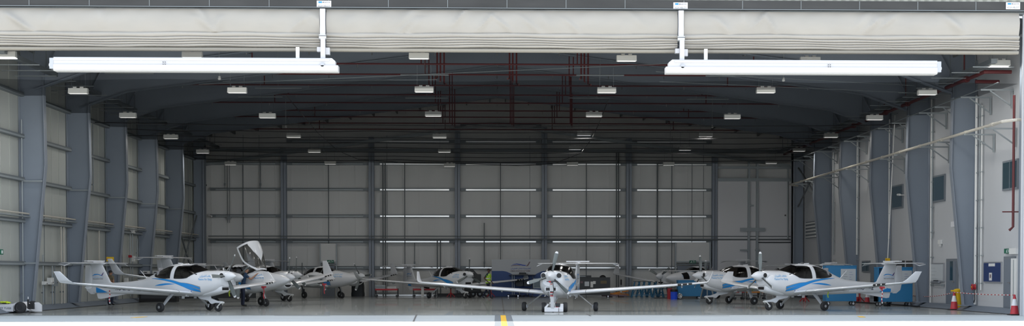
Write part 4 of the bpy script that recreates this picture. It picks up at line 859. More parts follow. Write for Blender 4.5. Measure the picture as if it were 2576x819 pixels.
# ---- twins
TAB42 = [(3.10, 1.17, 1.23, .03), (3.0, 1.10, 1.29, .11), (2.8, 1.00, 1.36, .20), (2.4, .86, 1.45, .33), (1.9, .74, 1.53, .45), (1.5, .67, 1.60, .52), (1.15, .62, 1.66, .565), (.9, .59, 1.73, .585), (.6, .575, 1.82, .60), (.3, .58, 1.88, .61), (0, .585, 1.90, .61)]+[t for t in TAB40 if t[0] < -.1]
ST42 = [(.40, .70, .95, 1.55, .15), (1.65, .83, .80, 1.38, .145), (3.2, 1.00, .66, 1.18, .135), (5.0, 1.24, .42, .98, .12), (6.2, 1.40, .16, .78, .11), (6.42, 1.43, .08, .70, .11)]
WL42 = [(6.42, 1.43, .08, .70, .11, 0), (6.55, 1.47, -.06, .64, .10, .6), (6.61, 1.60, -.22, .55, .09, 1.2), (6.74, 2.10, -.62, .30, .09, 1.3)]
def twin(label, loc, rot, angs, open_canopy):
    r = thing('twin_engine_aircraft', label, 'aircraft', loc, rot, 'white twin-engine trainers'); h = Hull(TAB42)
    b = MB(); hull_mesh(b, h, 'gelcoat', 210, 96, (WF, WR)); livery(b, h, 1.75, 1.22)
    for sd_ in (1, -1): patch(b, h, S4, (sd_,), .005, 'livery_blue', nv=3, nu=12)
    b.obj('fuselage', r, True, fix=False)
    b = MB(); hull_mesh(b, Hull([t for t in TAB42 if -1.6 < t[0] < 1.2]), 'cabin', 90, 96, (WF, WR), -.035, zmax=(lambda x: 1.24 if x > -.2 else 9) if open_canopy else None); b.obj('cabin_lining', r, True, fix=False)
    for sd_ in (1, -1): b = MB(); patch(b, h, WR, (sd_,), .008, 'glass', 'black', .03, 30, 12); b.obj('rear_window', r, True, fix=False)
    seats(r)
    for sg in (1, -1):
        b = MB(); rings = []
        for x, w_, z0, z1 in ((1.50, .20, 1.10, 1.48), (1.40, .27, .98, 1.52), (1.2, .32, .86, 1.56), (.8, .33, .78, 1.52), (.2, .28, .76, 1.30), (-.5, .18, .78, 1.02), (-1.0, .06, .82, .90)):
            rings.append([Vector((x, sg*1.654+w_*math.copysign(abs(math.cos(q))**.8, math.cos(q)), (z0+z1)/2+(z1-z0)/2*math.copysign(abs(math.sin(q))**.8, math.sin(q)))) for q in [2*pi*k/24 for k in range(24)]])
        b.loft(rings, 'gelcoat'); nac = b.obj('engine_nacelle', r, True)
        b = MB(); rings = []
        for x, w_, z0, z1 in ((1.47, .24, .82, 1.05), (1.38, .27, .76, 1.05), (1.0, .26, .68, 1.0), (.6, .15, .74, .95)):
            rings.append([Vector((x, sg*1.654+w_*math.cos(q), (z0+z1)/2+(z1-z0)/2*math.sin(q))) for q in [2*pi*k/20 for k in range(20)]])
        b.loft(rings, 'gelcoat'); b.prism([(sg*1.654+.2*math.cos(q), .955+(.10 if math.sin(q) < 0 else .01)*math.sin(q)) for q in [2*pi*k/20 for k in range(20)]], 'X', 1.47, 1.485, 'black'); b.obj('air_scoop', nac, True)
        propeller(r, 1.50, sg*1.654, 1.30, angs[sg > 0], .93, .42)
        wing(r, sg, ST42, WL42)
        lg = MB(); lg.tube([(-.05, sg*1.5, .85), (.0, sg*1.5, .3)], .035, 'chrome', 8); lg.tube([(-.22, sg*1.5, .8), (0, sg*1.52, .45)], .025, 'black', 6); lg.box((.0, sg*1.5, .4), (.09, .09, .3), 'dark_grey'); lg.tube([(0, sg*1.4, .18), (0, sg*1.52, .18)], .03, 'alu', 6); lg.tube([(0, sg*1.49, .33), (0, sg*1.40, .18)], .03, 'dark_grey', 6)
        L = lg.obj('main_gear_leg', r); gear_wheel((0, sg*1.475-sg*.02, .2), .20, .14, L)
    lg = MB(); lg.tube([(1.5, 0, .72), (1.66, 0, .35)], .04, 'chrome', 8); lg.tube([(1.3, 0, .72), (1.62, 0, .45)], .03, 'black', 6)
    for s_ in (-.08, .08): lg.tube([(1.62, s_*.6, .42), (1.68, s_, .17)], .026, 'dark_grey', 7)
    L = lg.obj('nose_gear_leg', r); gear_wheel((1.68, 0, .17), .17, .11, L)
    tail(r, 2.19, -4.45, -3.75, 1.62, (.66, 1.05))
    whips(r, ((-2.0, 1.29, -.3, .32), (-1.3, 1.57, -.25, .3)))
    c = MB()
    if open_canopy:
        WL = [-.17, .0, .3, .55, .75, .95, 1.1, 1.2]; WZ = [1.28, 1.26, 1.26, 1.28, 1.36, 1.46, 1.54, 1.58]; lo_ = pchip(WL, WZ)
        def strip(m, xs, ta, tb, off, nv=20):
            for sd_ in (1, -1):
                vs = []
                for x in xs:
                    for j in range(nv+1): t = ta(x)+(tb(x)-ta(x))*j/nv; vs.append(h.P(x, t if sd_ > 0 else pi-t, off))
                c.add(vs, [(i*(nv+1)+j, i*(nv+1)+j+1, (i+1)*(nv+1)+j+1, (i+1)*(nv+1)+j)[::sd_] for i in range(len(xs)-1) for j in range(nv)], m)
        lin = lambda a, b_, n: [a+(b_-a)*k/n for k in range(n+1)]
        tlo = lambda x: h.th(x, lo_(x)); ttop = lambda x: pi/2
        strip('clear', lin(-.17, 1.2, 60), tlo, ttop, .0)
        for o_ in (.012, -.012):
            strip('gelcoat', lin(-.17, -.08, 3), tlo, ttop, o_); strip('gelcoat', lin(1.12, 1.2, 3), tlo, ttop, o_)
            strip('gelcoat', lin(-.17, 1.2, 60), tlo, lambda x: h.th(x, lo_(x)+.075), o_, 3)
            def troof(x): return math.acos(min(.98, max(.0, (.40-.30*max(0, x+.0)-.35*max(0, x-.35)**1.0)/h.w(x)))**(h.nu/2))
            strip('gelcoat', lin(-.17, .86, 40), troof, ttop, o_, 8)
        rim = c; c = MB()
        for o_ in (.006,):
            strip('black', lin(-.19, -.02, 4), lambda x: h.th(x, lo_(max(x, -.17))-.04), ttop, o_); strip('black', lin(1.04, 1.24, 6), lambda x: h.th(x, lo_(min(x, 1.2))-.03), ttop, o_); strip('black', lin(-.17, 1.22, 60), lambda x: h.th(x, lo_(x)-.05), lambda x: h.th(x, lo_(x)+.075), o_, 3)
        c.obj('cockpit_rim', r, True, fix=False); c = rim
        hx, hz = 1.12, 1.55
        o = c.obj('open_canopy', r, True, fix=False)
        for v in o.data.vertices: v.co.x -= hx; v.co.z -= hz
        o.location = (hx+.24, 0, hz+.12); o.rotation_euler = (0, math.radians(60), 0)
    else:
        patch(c, h, WF, (1, -1), .008, 'glass', 'black', .04, 90, 26); c.obj('canopy_glass', r, True, fix=False)
    return r
GRP2 = 'white twin-engine trainers'
TW = {'D': (-11.762, 65.54, -.603), 'F': (-10.43, 85.8, -.696), 'H': (12.0, 85.4, -2.33)}
x, y, a = TW['D']; twinD = twin('white twin-engine aircraft with its canopy tipped open, man in blue leaning in', (x, y, 0), a, {True: 85, False: 35}, True)
x, y, a = TW['F']; twinF = twin('white twin-engine aircraft with closed canopy at the back on the left', (x, y, 0), a, {True: 125, False: 60}, False)
x, y, a = TW['H']; r = dup_air(twinF, (x, y, a, 0), 'white twin-engine aircraft at the back on the right, black panel open on its nose', GRP2, {True: 90, False: 35})
b = MB(); q = on_y(1744, 704, 82.6); h42 = Hull(TAB42)
for rr0 in range(6):
    b.loft([[h42.P(x_, t_, o_) for t_, o_ in ((.1+.15*rr0, .012), (.1+.15*rr0, .03), (.25+.15*rr0, .03), (.25+.15*rr0, .012))] for x_ in (2.0, 1.85, 1.7, 1.55)], 'black'); o = b.obj('open_hatch', r)
# detached wing resting on padded stands
b = MB(); a0 = on_y(1665, 680, 77.0); a1 = on_y(1962, 679, 77.0); L = a1.x-a0.x
t = thing('spare_wing', 'long plain grey aircraft wing held level on a stand behind the parked aircraft at right', 'aircraft wing', (a0.x, 77, 0))
b.loft([[Vector((xx, v.x, v.z)) for v in foil(.0, ch, 0, 1.60, .11)] for xx, ch in ((0, .35), (.25, .6), (L*.5, .8), (L, 1.0))], 'gelcoat'); b.obj('wing_panel', t, True)
for xx, l in ((2.4, 'left'), (L-.8, 'right')):
    b = MB(); b.box((0, -.4, 1.5), (.1, 1.0, .08), 'dark_grey'); b.bar((0, -.1, 1.5), (-.3, .2, .03), .06, .06, 'galv_grey'); b.bar((0, -.7, 1.5), (.3, -1.0, .03), .06, .06, 'galv_grey'); b.bar((0, -.4, 1.5), (0, -.4, .03), .05, .05, 'galv_grey')
    b.bar((-.3, .2, .05), (.3, -1.0, .05), .06, .06, 'galv_grey'); tag(b.obj('wing_stand', loc=(a0.x+xx, 77, 0)), 'grey padded stand carrying the level spare wing, %s of two' % l, 'stand')
# pitot and gust covers with streamers, tags
def streamer(p, ln, lab, m='red', tee=True, white=False):
    b = MB(); p = Vector(p)
    if tee: b.box(p, (.2, .06, .07), m); b.box(p+Vector((-.02, 0, -.05)), (.08, .06, .06), m)
    n = 8
    for k in range(n):
        z0 = p.z-.08-ln*k/n; b.box((p.x+.012*math.sin(k), p.y, z0-ln/n/2), (.04, .012, ln/n), 'paper' if (white and k % 2) else m, Matrix.Rotation(.05*math.sin(k*2), 3, 'Y'))
    return b, lab
for (px, py, Y, ln, lab, m, tee, wh) in ((663.5, 721, 61.2, .42, 'red cover and streamer under the far wing of the front left aircraft', 'red', 1, 0),
        (275.5, 724, 54.4, .5, 'red and white streamer hanging under the near wing of the front left aircraft', 'red', 0, 1),
        (2219, 722.5, 56.0, .55, 'red cover with a striped streamer under the near wing of the front right aircraft', 'red', 1, 1),
        (816, 714, 69.0, .38, 'red cover and streamer under the far wing of the open-canopy twin', 'red', 1, 0),
        (577, 719, 59.5, .34, 'yellow tag hanging beside the nose of the front left aircraft', 'lime', 0, 0),
        (2083, 724, 57.3, .30, 'yellow tag hanging under the near wing root of the front right aircraft', 'lime', 0, 0),
        (1893, 714, 68.6, .24, 'yellow tag hanging under the aircraft behind the front right propeller', 'lime', 0, 0)):
    p = on_y(px, py, Y); b, lab = streamer(p, ln, lab, m, tee, wh); tag(b.obj('safety_streamer' if m == 'red' else 'safety_tag'), lab, 'streamer')
# ------------------------------------------------------------------ people
def person(label, loc, rotz, J, rad, zones, hairlike, extras=None):
    """J: joints {name:(x,y,z)}; facing +x.  One skinned body surface; clothes are colour zones of it."""
    E_ = [('pelvis', 'waist'), ('waist', 'chest'), ('chest', 'neck'), ('neck', 'head0'), ('head0', 'head1'), ('head1', 'head2')]
    for s_ in 'lr':
        E_ += [('chest', s_+'sh'), (s_+'sh', s_+'el'), (s_+'el', s_+'wr'), (s_+'wr', s_+'pa'), ('pelvis', s_+'hip'), (s_+'hip', s_+'kn'), (s_+'kn', s_+'an'), (s_+'an', s_+'toe')]
    J = dict(J); R = dict(rad)
    for s_ in 'lr':
        wr_, el = Vector(J[s_+'wr']), Vector(J[s_+'el']); d = (wr_-el).normalized(); pa = wr_+d*.07; J[s_+'pa'] = pa; R[s_+'pa'] = .028
        side = d.cross(Vector((1, 0, 0))).normalized() if abs(d.x) < .9 else Vector((0, 1, 0)); fw = Vector((1, 0, 0))
        for k in range(4):
            o = fw*(.027-.018*k); n1, n2, n3 = '%sf%da' % (s_, k), '%sf%db' % (s_, k), '%sf%dc' % (s_, k); L = (.062, .07, .066, .052)[k]; inw = Vector((.0, -pa.y*.0, 0))+fw*.012
            J[n1] = pa+d*.035+o; J[n2] = pa+d*(.035+L*.55)+o+inw; J[n3] = pa+d*(.035+L*.9)+o+inw*2.4; R[n1] = .010; R[n2] = .009; R[n3] = .008
            E_ += [(s_+'pa', n1), (n1, n2), (n2, n3)]
        J[s_+'ta'] = pa+fw*.035-d*.01; J[s_+'tb'] = pa+fw*.055+d*.025; J[s_+'tc'] = pa+fw*.058+d*.05; R[s_+'ta'] = .012; R[s_+'tb'] = .010; R[s_+'tc'] = .009
        E_ += [(s_+'pa', s_+'ta'), (s_+'ta', s_+'tb'), (s_+'tb', s_+'tc')]
    names = list(J); me = bpy.data.meshes.new('body'); me.from_pydata([tuple(J[n]) for n in names], [(names.index(a), names.index(c)) for a, c in E_], [])
    o = bpy.data.objects.new('body', me); COL.objects.link(o)
    sk = o.modifiers.new('skin', 'SKIN'); sk.use_smooth_shade = True
    for i, n in enumerate(names):
        v = me.skin_vertices[0].data[i]; rr_ = R[n]; v.radius = rr_ if isinstance(rr_, tuple) else (rr_, rr_); v.use_root = (n == 'pelvis')
    ss = o.modifiers.new('sub', 'SUBSURF'); ss.levels = 1; ss.render_levels = 1
    dg = bpy.context.evaluated_depsgraph_get(); m2 = bpy.data.meshes.new_from_object(o.evaluated_get(dg)); bpy.data.objects.remove(o)
    mats = []
    for p in m2.polygons:
        c = p.center; nearest = min(names, key=lambda n: (Vector(J[n])-c).length); mm = zones(c, nearest)
        if mm not in mats: mats.append(mm)
        p.material_index = mats.index(mm); p.use_smooth = True
    idx = [p.material_index for p in m2.polygons]; m2.materials.clear()
    for m_ in mats: m2.materials.append(MATS[m_])
    for p, i in zip(m2.polygons, idx): p.material_index = i
    root = thing('person', label, 'person', loc, rotz)
    b_ = bpy.data.objects.new('body', m2); COL.objects.link(b_); b_.parent = root
    hd = (Vector(J['head0'])+Vector(J['head2']))/2; up = (Vector(J['head2'])-Vector(J['head0'])).normalized()
    hair = MB(); n = 14; rings = []
    c0 = hd+up*.035+Vector((-.012, 0, 0))
    for k in range(7):
        ph = -.15+k*(pi/2+.15)/6; rings.append([c0+Vector((math.cos(a)*math.cos(ph)*.105-(.02 if math.cos(a) > .3 and ph < .5 else 0)*2.6, math.sin(a)*math.cos(ph)*.085, math.sin(ph)*.10)) for a in [2*pi*q/n for q in range(n)]])
    hair.loft(rings, hairlike); hair.obj('hair', root, True)
    face = MB(); f0 = hd+Vector((.09, 0, 0))
    face.loft([[f0+Vector((dx, w_*sy, dz)) for sy in (-1, 1)]+[f0+Vector((dx-.02, 0, dz+.0))] for dx, dz, w_ in ((.0, .02, .008), (.022, -.02, .014), (.0, -.035, .012))], zones(hd, 'head1'))
    for s_ in (-1, 1):
        face.lathe(f0+Vector((-.006, s_*.032, .012)), [(.0, -.004), (.011, 0), (0, .006)], 'paper', 8, 'X'); face.lathe(f0+Vector((-.001, s_*.032, .012)), [(.0, -.004), (.006, 0), (0, .006)], 'black', 8, 'X')
        face.lathe(hd+Vector((-.005, s_*.088, 0)), [(.008, -.012), (.03, -.004), (.028, .006), (.01, .01)], zones(hd, 'head1'), 8, 'Y')
    face.box(f0+Vector((-.004, 0, -.055)), (.012, .045, .008), 'logo_brown'); face.obj('face', root)
    if extras: extras(root, J)
    return root
RB = dict(pelvis=(.15, .11), waist=(.145, .10), chest=(.165, .11), neck=.055, head0=.062, head1=(.082, .092), head2=(.070, .075))
for s_ in 'lr': RB.update({s_+'sh': .068, s_+'el': .045, s_+'wr': .03, s_+'hip': .095, s_+'kn': .066, s_+'an': .05, s_+'toe': .045})
def zone(shirt, trousers, skin, sleeve, shoe='black'):
    def f(c, n):
        if n in ('neck', 'head0', 'head1', 'head2') and c.z > sleeve[1]: return skin
        if n[1:] in ('toe', ) or (n[1:] == 'an' and c.z < .1): return shoe
        if n[1:] in ('hip', 'kn', 'an') or n == 'pelvis': return trousers
        if n[1:] in ('sh',) or n in ('waist', 'chest', 'neck'): return shirt
        return skin
    return f
# hi-vis worker walking to the right in front of the banner
base = on_z(1230, 751); 
J = dict(pelvis=(0, 0, .93), waist=(.01, 0, 1.10), chest=(.03, 0, 1.34), neck=(.03, 0, 1.49), head0=(.04, 0, 1.56), head1=(.05, 0, 1.63), head2=(.045, 0, 1.69),
         lsh=(.02, .18, 1.41), lel=(-.03, .25, 1.15), lwr=(.14, .20, .97), rsh=(.04, -.18, 1.41), rel=(-.14, -.23, 1.19), rwr=(.10, -.22, 1.0),
         lhip=(0, .09, .88), lkn=(-.16, .10, .50), lan=(-.42, .10, .12), ltoe=(-.28, .10, .045), rhip=(.02, -.09, .88), rkn=(.16, -.10, .50), ran=(.20, -.10, .09), rtoe=(.38, -.10, .045))
def vest(root, J):
    b = MB(); rings = []
    for z, wx, wy, cx in ((.90, .135, .19, .005), (1.0, .142, .20, .008), (1.1, .145, .20, .01), (1.2, .15, .205, .018), (1.32, .155, .21, .03), (1.42, .12, .17, .03), (1.47, .075, .10, .03)):
        rings.append([Vector((cx+wx*math.cos(q), wy*math.sin(q), z)) for q in [2*pi*k/20 for k in range(20)]])
    b.loft(rings, 'hivis', caps=False)
    for z0, z1 in ((.97, 1.03), (1.15, 1.21)):
        b.loft([[Vector((.012+.152*math.cos(q), .209*math.sin(q), z)) for q in [2*pi*k/20 for k in range(20)]] for z in (z0, z1)], 'reflective', caps=False)
    for s_ in (-1, 1): b.bar((.155, s_*.10, 1.2), (.12, s_*.10, 1.44), .05, .012, 'reflective'); b.bar((-.13, s_*.10, 1.2), (-.08, s_*.10, 1.44), .05, .012, 'reflective')
    b.obj('hi_vis_vest', root, True)
    b = MB(); b.box((.135, 0, 1.642), (.02, .14, .035), 'black'); b.tube([(.13, -.07, 1.645), (.04, -.09, 1.645)], .006, 'black', 5); b.tube([(.13, .07, 1.645), (.04, .09, 1.645)], .006, 'black', 5); b.obj('sunglasses', root)
person('dark-haired worker in yellow hi-vis vest and navy trousers walking past the blue banner', (base.x-.05, base.y, 0), math.radians(-28), J, RB, zone('shirt_navy', 'navy', 'skin_dark', ('', 1.5)), 'hair', vest)
# man in blue beside the open canopy, arms reaching in
base = on_z(607, 764.5)
J = dict(pelvis=(0, 0, .93), waist=(.03, 0, 1.10), chest=(.10, 0, 1.34), neck=(.14, 0, 1.49), head0=(.17, 0, 1.55), head1=(.19, 0, 1.62), head2=(.185, 0, 1.68),
         lsh=(.12, .18, 1.40), lel=(.34, .20, 1.30), lwr=(.55, .12, 1.45), rsh=(.12, -.18, 1.40), rel=(.32, -.22, 1.22), rwr=(.54, -.16, 1.40),
         lhip=(0, .09, .88), lkn=(.02, .11, .50), lan=(-.02, .12, .09), ltoe=(.14, .13, .045), rhip=(0, -.09, .88), rkn=(.03, -.11, .50), ran=(.0, -.12, .09), rtoe=(.16, -.13, .045))
person('man in a navy shirt and trousers leaning into the open cockpit of the twin', (-11.36, 64.25, 0), math.radians(22), J, RB, zone('shirt_navy', 'navy', 'skin_mid', ('', 1.5)), 'hair')
# person in khaki behind the tail
base = on_z(277, 762)
J = dict(pelvis=(0, 0, .93), waist=(0, 0, 1.08), chest=(.02, 0, 1.27), neck=(.02, 0, 1.40), head0=(.03, 0, 1.45), head1=(.04, 0, 1.50), head2=(.035, 0, 1.55),
         lsh=(.0, .18, 1.33), lel=(-.02, .22, 1.08), lwr=(.10, .20, .88), rsh=(.0, -.18, 1.33), rel=(-.02, -.22, 1.08), rwr=(.10, -.20, .88),
         lhip=(0, .09, .88), lkn=(.02, .10, .50), lan=(-.02, .10, .09), ltoe=(.12, .11, .045), rhip=(0, -.09, .88), rkn=(.03, -.10, .50), ran=(.0, -.10, .09), rtoe=(.14, -.11, .045))
person('person in khaki standing by the left wall behind the front left tail', (on_y(277, 690, 66.5).x, 66.5, 0), math.radians(60), J, RB, zone('khaki', 'navy', 'skin_mid', ('', 1.42)), 'hair')
# ------------------------------------------------------------------ tugs
def tug_wheel(root, c, r, wd, rot=0):
    b = MB(); b.lathe((0, 0, 0), [(r*.5, -wd*.5), (r*.84, -wd*.5), (r*.97, -wd*.36), (r, -wd*.12), (r, wd*.12), (r*.97, wd*.36), (r*.84, wd*.5), (r*.5, wd*.5)], 'rubber', 26, 'Y')
    for q in (-.25, 0, .25): b.lathe((0, q*wd, 0), [(r*1.004, -.004), (r*1.004, .004)], 'black', 26, 'Y')
    b.lathe((0, 0, 0), [(.001, -wd*.42), (r*.25, -wd*.44), (r*.28, -wd*.34), (r*.5, -wd*.38), (r*.56, -wd*.51), (r*.56, wd*.51), (r*.5, wd*.38), (r*.28, wd*.34), (r*.25, wd*.44), (.001, wd*.42)], 'white_paint', 22, 'Y')
    for k in range(5):
        a = k*2*pi/5; b.lathe((r*.4*math.cos(a), 0, r*.4*math.sin(a)), [(.012, -wd*.42), (.012, wd*.42)], 'dark_grey', 6, 'Y')
    o = b.obj('wheel', root, True); o.location = c; o.rotation_euler = (0, 0, rot); return o
wl, wr_ = on_z(1367.5, 783.5), on_z(1422.5, 784.5)
cx = (wl.x+wr_.x)/2; cy = (wl.y+wr_.y)/2
t = thing('aircraft_tug', 'small white electric tug with an upright handle hitched to the middle aircraft', 'tug', (cx, cy, 0))
for s_ in (-1, 1): tug_wheel(t, (s_*.415, 0, .19), .19, .17, pi/2)
b = MB(); b.bx(-.40, .13, -.42, -.25, .02, .19, 'white_paint'); b.bx(.13, .32, -.36, -.2, .02, .14, 'white_paint'); b.prism([(-.40, .19), (-.30, .19), (-.22, .30), (-.26, .33)], 'Y', -.3, .1, 'white_paint'); b.prism([(.33, .04), (.33, .32), (.22, .32), (.20, .2), (.12, .18), (.12, .04)], 'Y', -.3, .15, 'white_paint'); b.bx(-.3, .3, -.25, .35, .05, .10, 'white_paint')
for k in range(4): b.lathe((.145, -.42, .05+.035*k), [(.014, -.01), (.014, .01)], 'black', 8, 'Y')
b.obj('chassis', t, bevel=.012)
b = MB(); b.bx(-.12, .22, -.2, .02, .20, .34, 'dark_grey'); b.bx(-.08, .02, -.22, -.2, .22, .32, 'black'); b.tube([(-.2, -.22, .18), (0, -.24, .2), (.15, -.24, .19)], .018, 'red', 6); b.obj('battery_box', t, bevel=.01)
b = MB(); top = Vector((-.17, -1.0, 1.19)); bot = Vector((-.09, -.40, .16)); b.bar(bot, bot+(top-bot)*.99, .13, .06, 'white_paint')
for f, h_, m_ in ((.47, .05, 'red'), (.52, .02, 'black'), (.59, .03, 'red'), (.62, .03, 'black')): 
    c = bot+(top-bot)*f; b.box(c, (.12, .135 if False else .10, h_), m_)
c = bot+(top-bot)*.88
b.box(bot+(top-bot)*.90, (.10, .10, .05), 'paper'); b.box(bot+(top-bot)*.90+Vector((0, -.052, 0)), (.07, .006, .03), 'red')
b.obj('handle_column', t, bevel=.008)
b = MB(); b.tube([top+Vector((-.17, 0, 0)), top+Vector((.26, 0, 0))], .016, 'black', 8); b.box(top+Vector((.03, 0, -.02)), (.1, .08, .09), 'dark_grey'); b.box(top+Vector((-.05, -.02, -.01)), (.08, .07, .06), 'red'); b.tube([top+Vector((.07, 0, -.05)), top+Vector((.10, -.03, -.35)), top+Vector((.05, 0, -.55))], .014, 'black', 6); b.tube([top+Vector((-.1, .02, -.38)), top+Vector((-.12, .02, -.5)), top+Vector((-.06, .02, -.56))], .012, 'black', 6); b.obj('handle_bar', t)
b = MB(); b.lathe((.0, .18, .22), [(.05, -.1), (.06, .1)], 'white_paint', 10); b.bar((-.1, .1, .3), (-.02, .25, .36), .03, .03, 'red'); b.bar((.1, .1, .3), (.04, .25, .36), .03, .03, 'red'); b.bx(-.14, .14, .08, .3, .1, .16, 'off_white'); b.obj('wheel_cradle', t)
# left tug, cut by the frame
p1 = on_z(52.5, 787.0); t = thing('aircraft_tug', 'low white tug with black wheels at the left edge, lettering on its side', 'tug', (p1.x, p1.y, 0), 0)
tug_wheel(t, (0, -.05, .215), .215, .16, 0); p2 = on_z(78, 784.5); tug_wheel(t, (p2.x-p1.x, p2.y-p1.y+.2, .215), .215, .16, 0)
b = MB(); b.prism([(-1.1, .06), (-.27, .06), (-.27, .30), (-1.1, .33)], 'Y', -.06, .04, 'white_paint'); b.prism([(-1.1, .33), (-.40, .33), (-.12, .42), (.0, .30), (.3, .10), (-1.1, .06)], 'Y', .06, 1.2, 'white_paint'); b.obj('chassis', t, bevel=.01)
b = MB(); flat_text(b, 'BEST TUGS', (-.60, -.064, .16), (1, 0, 0), (0, 0, 1), 'text_dark', .53, .065, .01); b.obj('lettering', t)
b = MB(); b.prism([(-.18+.3, .05), (.62, .05), (.62, .3), (.5, .40), (.36, .40), (.3, .2)], 'Y', .5, .56, 'white_paint'); b.obj('wheel_guard', t)
b = MB(); b.tube([(.21, .2, .06), (.21, .2, .52)], .035, 'black', 10); b.tube([(.21, .2, .52), (.21, .2, .62)], .018, 'chrome', 8); b.box((.32, .25, .25), (.2, .12, .2), 'black'); b.obj('hitch_jack', t)
pg = on_y(18, 769, p1.y+.4); b = MB(); 
for k in range(14):
    a = k*.9; b.lathe(Vector((p1.x-.72+.16*math.cos(a)*(.6+.3*math.sin(k*3)), p1.y+.45+.12*math.sin(a), .36+.02*(k % 3))), [(.03, -.02), (.07, .0), (.05, .03), (.01, .045)], 'lime' if k % 3 else 'black', 7)
tag(b.obj('hi_vis_vest', smooth=True), 'crumpled yellow hi-vis vest lying on the left tug', 'vest')
# ------------------------------------------------------------------ equipment
YBN = 89.3
a, c = on_y(1237, 652, YBN), on_y(1384, 744.5, YBN)
t = thing('banner', 'large grey and blue OMAN AVIATION ACADEMY banner standing at the back', 'banner', ((a.x+c.x)/2, YBN, 0)); W_ = (c.x-a.x)/2; Hh = a.z
b = MB(); b.bx(-W_, W_, 0, .06, 0.02, Hh, 'banner_grey')
z1 = Hh*(1-.305); z2 = Hh*(1-.42)
prof = [(-W_, z1), (-W_*.62, z1), (-W_*.50, z1-.04), (-W_*.38, (z1+z2)/2), (-W_*.28, z2+.03), (-W_*.17, z2), (W_*.36, z2), (W_*.47, z2+.03), (W_*.58, (z1+z2)/2), (W_*.70, z1-.03), (W_*.80, z1), (W_, z1)]
n = len(prof); b.add([(x, -.004, z) for x, z in prof]+[(x, -.004, .02) for x, z in prof], [(i, i+1, n+i+1, n+i) for i in range(n-1)], 'banner_blue'); b.obj('panel', t)
b = MB(); sc_ = 1.0
def P2(px, py): q = on_y(1230+px/6.824, 640+py/6.825, YBN); return (q.x-(a.x+c.x)/2, -.008, q.z)
up = [P2(*q) for q in ((378, 190), (420, 160), (480, 150), (540, 160), (590, 172), (640, 178))]; lo = [P2(*q) for q in ((378, 194), (420, 168), (480, 166), (540, 180), (590, 190), (625, 192))]
b.add(up+lo, [(i, i+1, 7+i, 6+i) for i in range(5)], 'logo_blue'); up = [P2(*q) for q in ((376, 195), (430, 178), (500, 178), (540, 184))]; lo = [P2(*q) for q in ((380, 197), (430, 190), (500, 188), (538, 190))]
b.add(up+lo, [(i, i+1, 5+i, 4+i) for i in range(3)], 'logo_brown'); b.add([P2(*q) for q in ((632, 196), (668, 196), (690, 165), (713, 116), (690, 122), (660, 172))], [(0, 1, 2, 5), (5, 2, 3, 4)], 'logo_brown'); b.obj('logo', t)
b = MB(); q = P2(543, 252); flat_text(b, AR2, q, (1, 0, 0), (0, 0, 1), 'logo_blue', P2(715, 0)[0]-P2(370, 0)[0], .13, .012); q = P2(543, 290); flat_text(b, 'OMAN AVIATION ACADEMY', q, (1, 0, 0), (0, 0, 1), 'logo_brown', P2(715, 0)[0]-P2(372, 0)[0], .085, .015)
q = P2(580, 487); flat_text(b, 'Passion For Flying', q, (1, 0, 0), (0, 0, 1), 'banner_grey', 1.0, .1, .01); b.obj('lettering', t)
b = MB(); b.bx(-W_, W_, -.25, .35, 0, .02, 'dark_grey'); b.obj('base_plate', t)
def castor(b, x, y, r=.07, m='chrome'): b.lathe((x, y, r), [(r, -.02), (r, .02)], 'black', 12, 'Y'); b.lathe((x, y, r), [(r*.6, -.024), (r*.6, .024)], m, 10, 'Y'); b.box((x, y, r*1.9), (.05, .06, r*.6), 'galv_grey')
def office_chair(x, lab):
    t = thing('office_chair', lab, 'chair', (x, 88.7, 0), 0, 'two black chairs before the banner'); b = MB(); b.loft([[Vector((.27*math.copysign(abs(math.cos(q))**.7, math.cos(q)), dy, .86+.2*math.copysign(abs(math.sin(q))**.7, math.sin(q)))) for q in [2*pi*k/16 for k in range(16)]] for dy in (-.02, .05)], 'dark_grey'); b.obj('backrest', t)
    b = MB(); b.box((0, .28, .5), (.5, .48, .08), 'black'); b.obj('seat', t, bevel=.03); b = MB(); b.tube([(0, .28, .46), (0, .28, .12)], .03, 'chrome', 8)
    for k in range(5): a_ = k*2*pi/5; b.bar((0, .28, .12), (.28*math.cos(a_), .28+.28*math.sin(a_), .1), .04, .03, 'black'); b.lathe((.28*math.cos(a_), .28+.28*math.sin(a_), .045), [(.045, -.02), (.045, .02)], 'black', 8, 'X')
    b.obj('base', t); return t
office_chair(on_y(1307, 716, 88.7).x, 'black office chair before the blue banner, left of the two'); office_chair(on_y(1326.5, 717, 88.7).x, 'black office chair before the blue banner, right of the two')
t = thing('wheeled_stand', 'tall thin steel stand on castors in front of the banner', 'stand', (on_y(1291, 740, 88.95).x, 88.95, 0)); b = MB()
for s_ in (-.06, .06): b.bx(s_-.02, s_+.02, 0-.02, .02, .1, 1.35, 'galv_grey')
b.bx(-.35, .35, -.25, .25, .1, .14, 'dark_grey'); b.obj('frame', t); b = MB()
for x_, y_ in ((-.3, -.2), (.3, -.2), (-.3, .2), (.3, .2)): castor(b, x_, y_)
b.obj('castor_set', t); b = MB(); b.bx(-.25, 1.4, -.3, .3, 1.35, 1.39, 'dark_grey'); b.obj('tray', t)
t = MB(); q = on_y(1316, 700, 88.9); t.bx(q.x-.3, q.x+.3, 88.8, 89.05, 1.395, 1.42, 'black'); t.bx(q.x-.25, q.x+.2, 89.02, 89.05, 1.42, 1.52, 'black'); tag(t.obj('laptop'), 'black laptop on the steel stand in front of the banner', 'laptop')
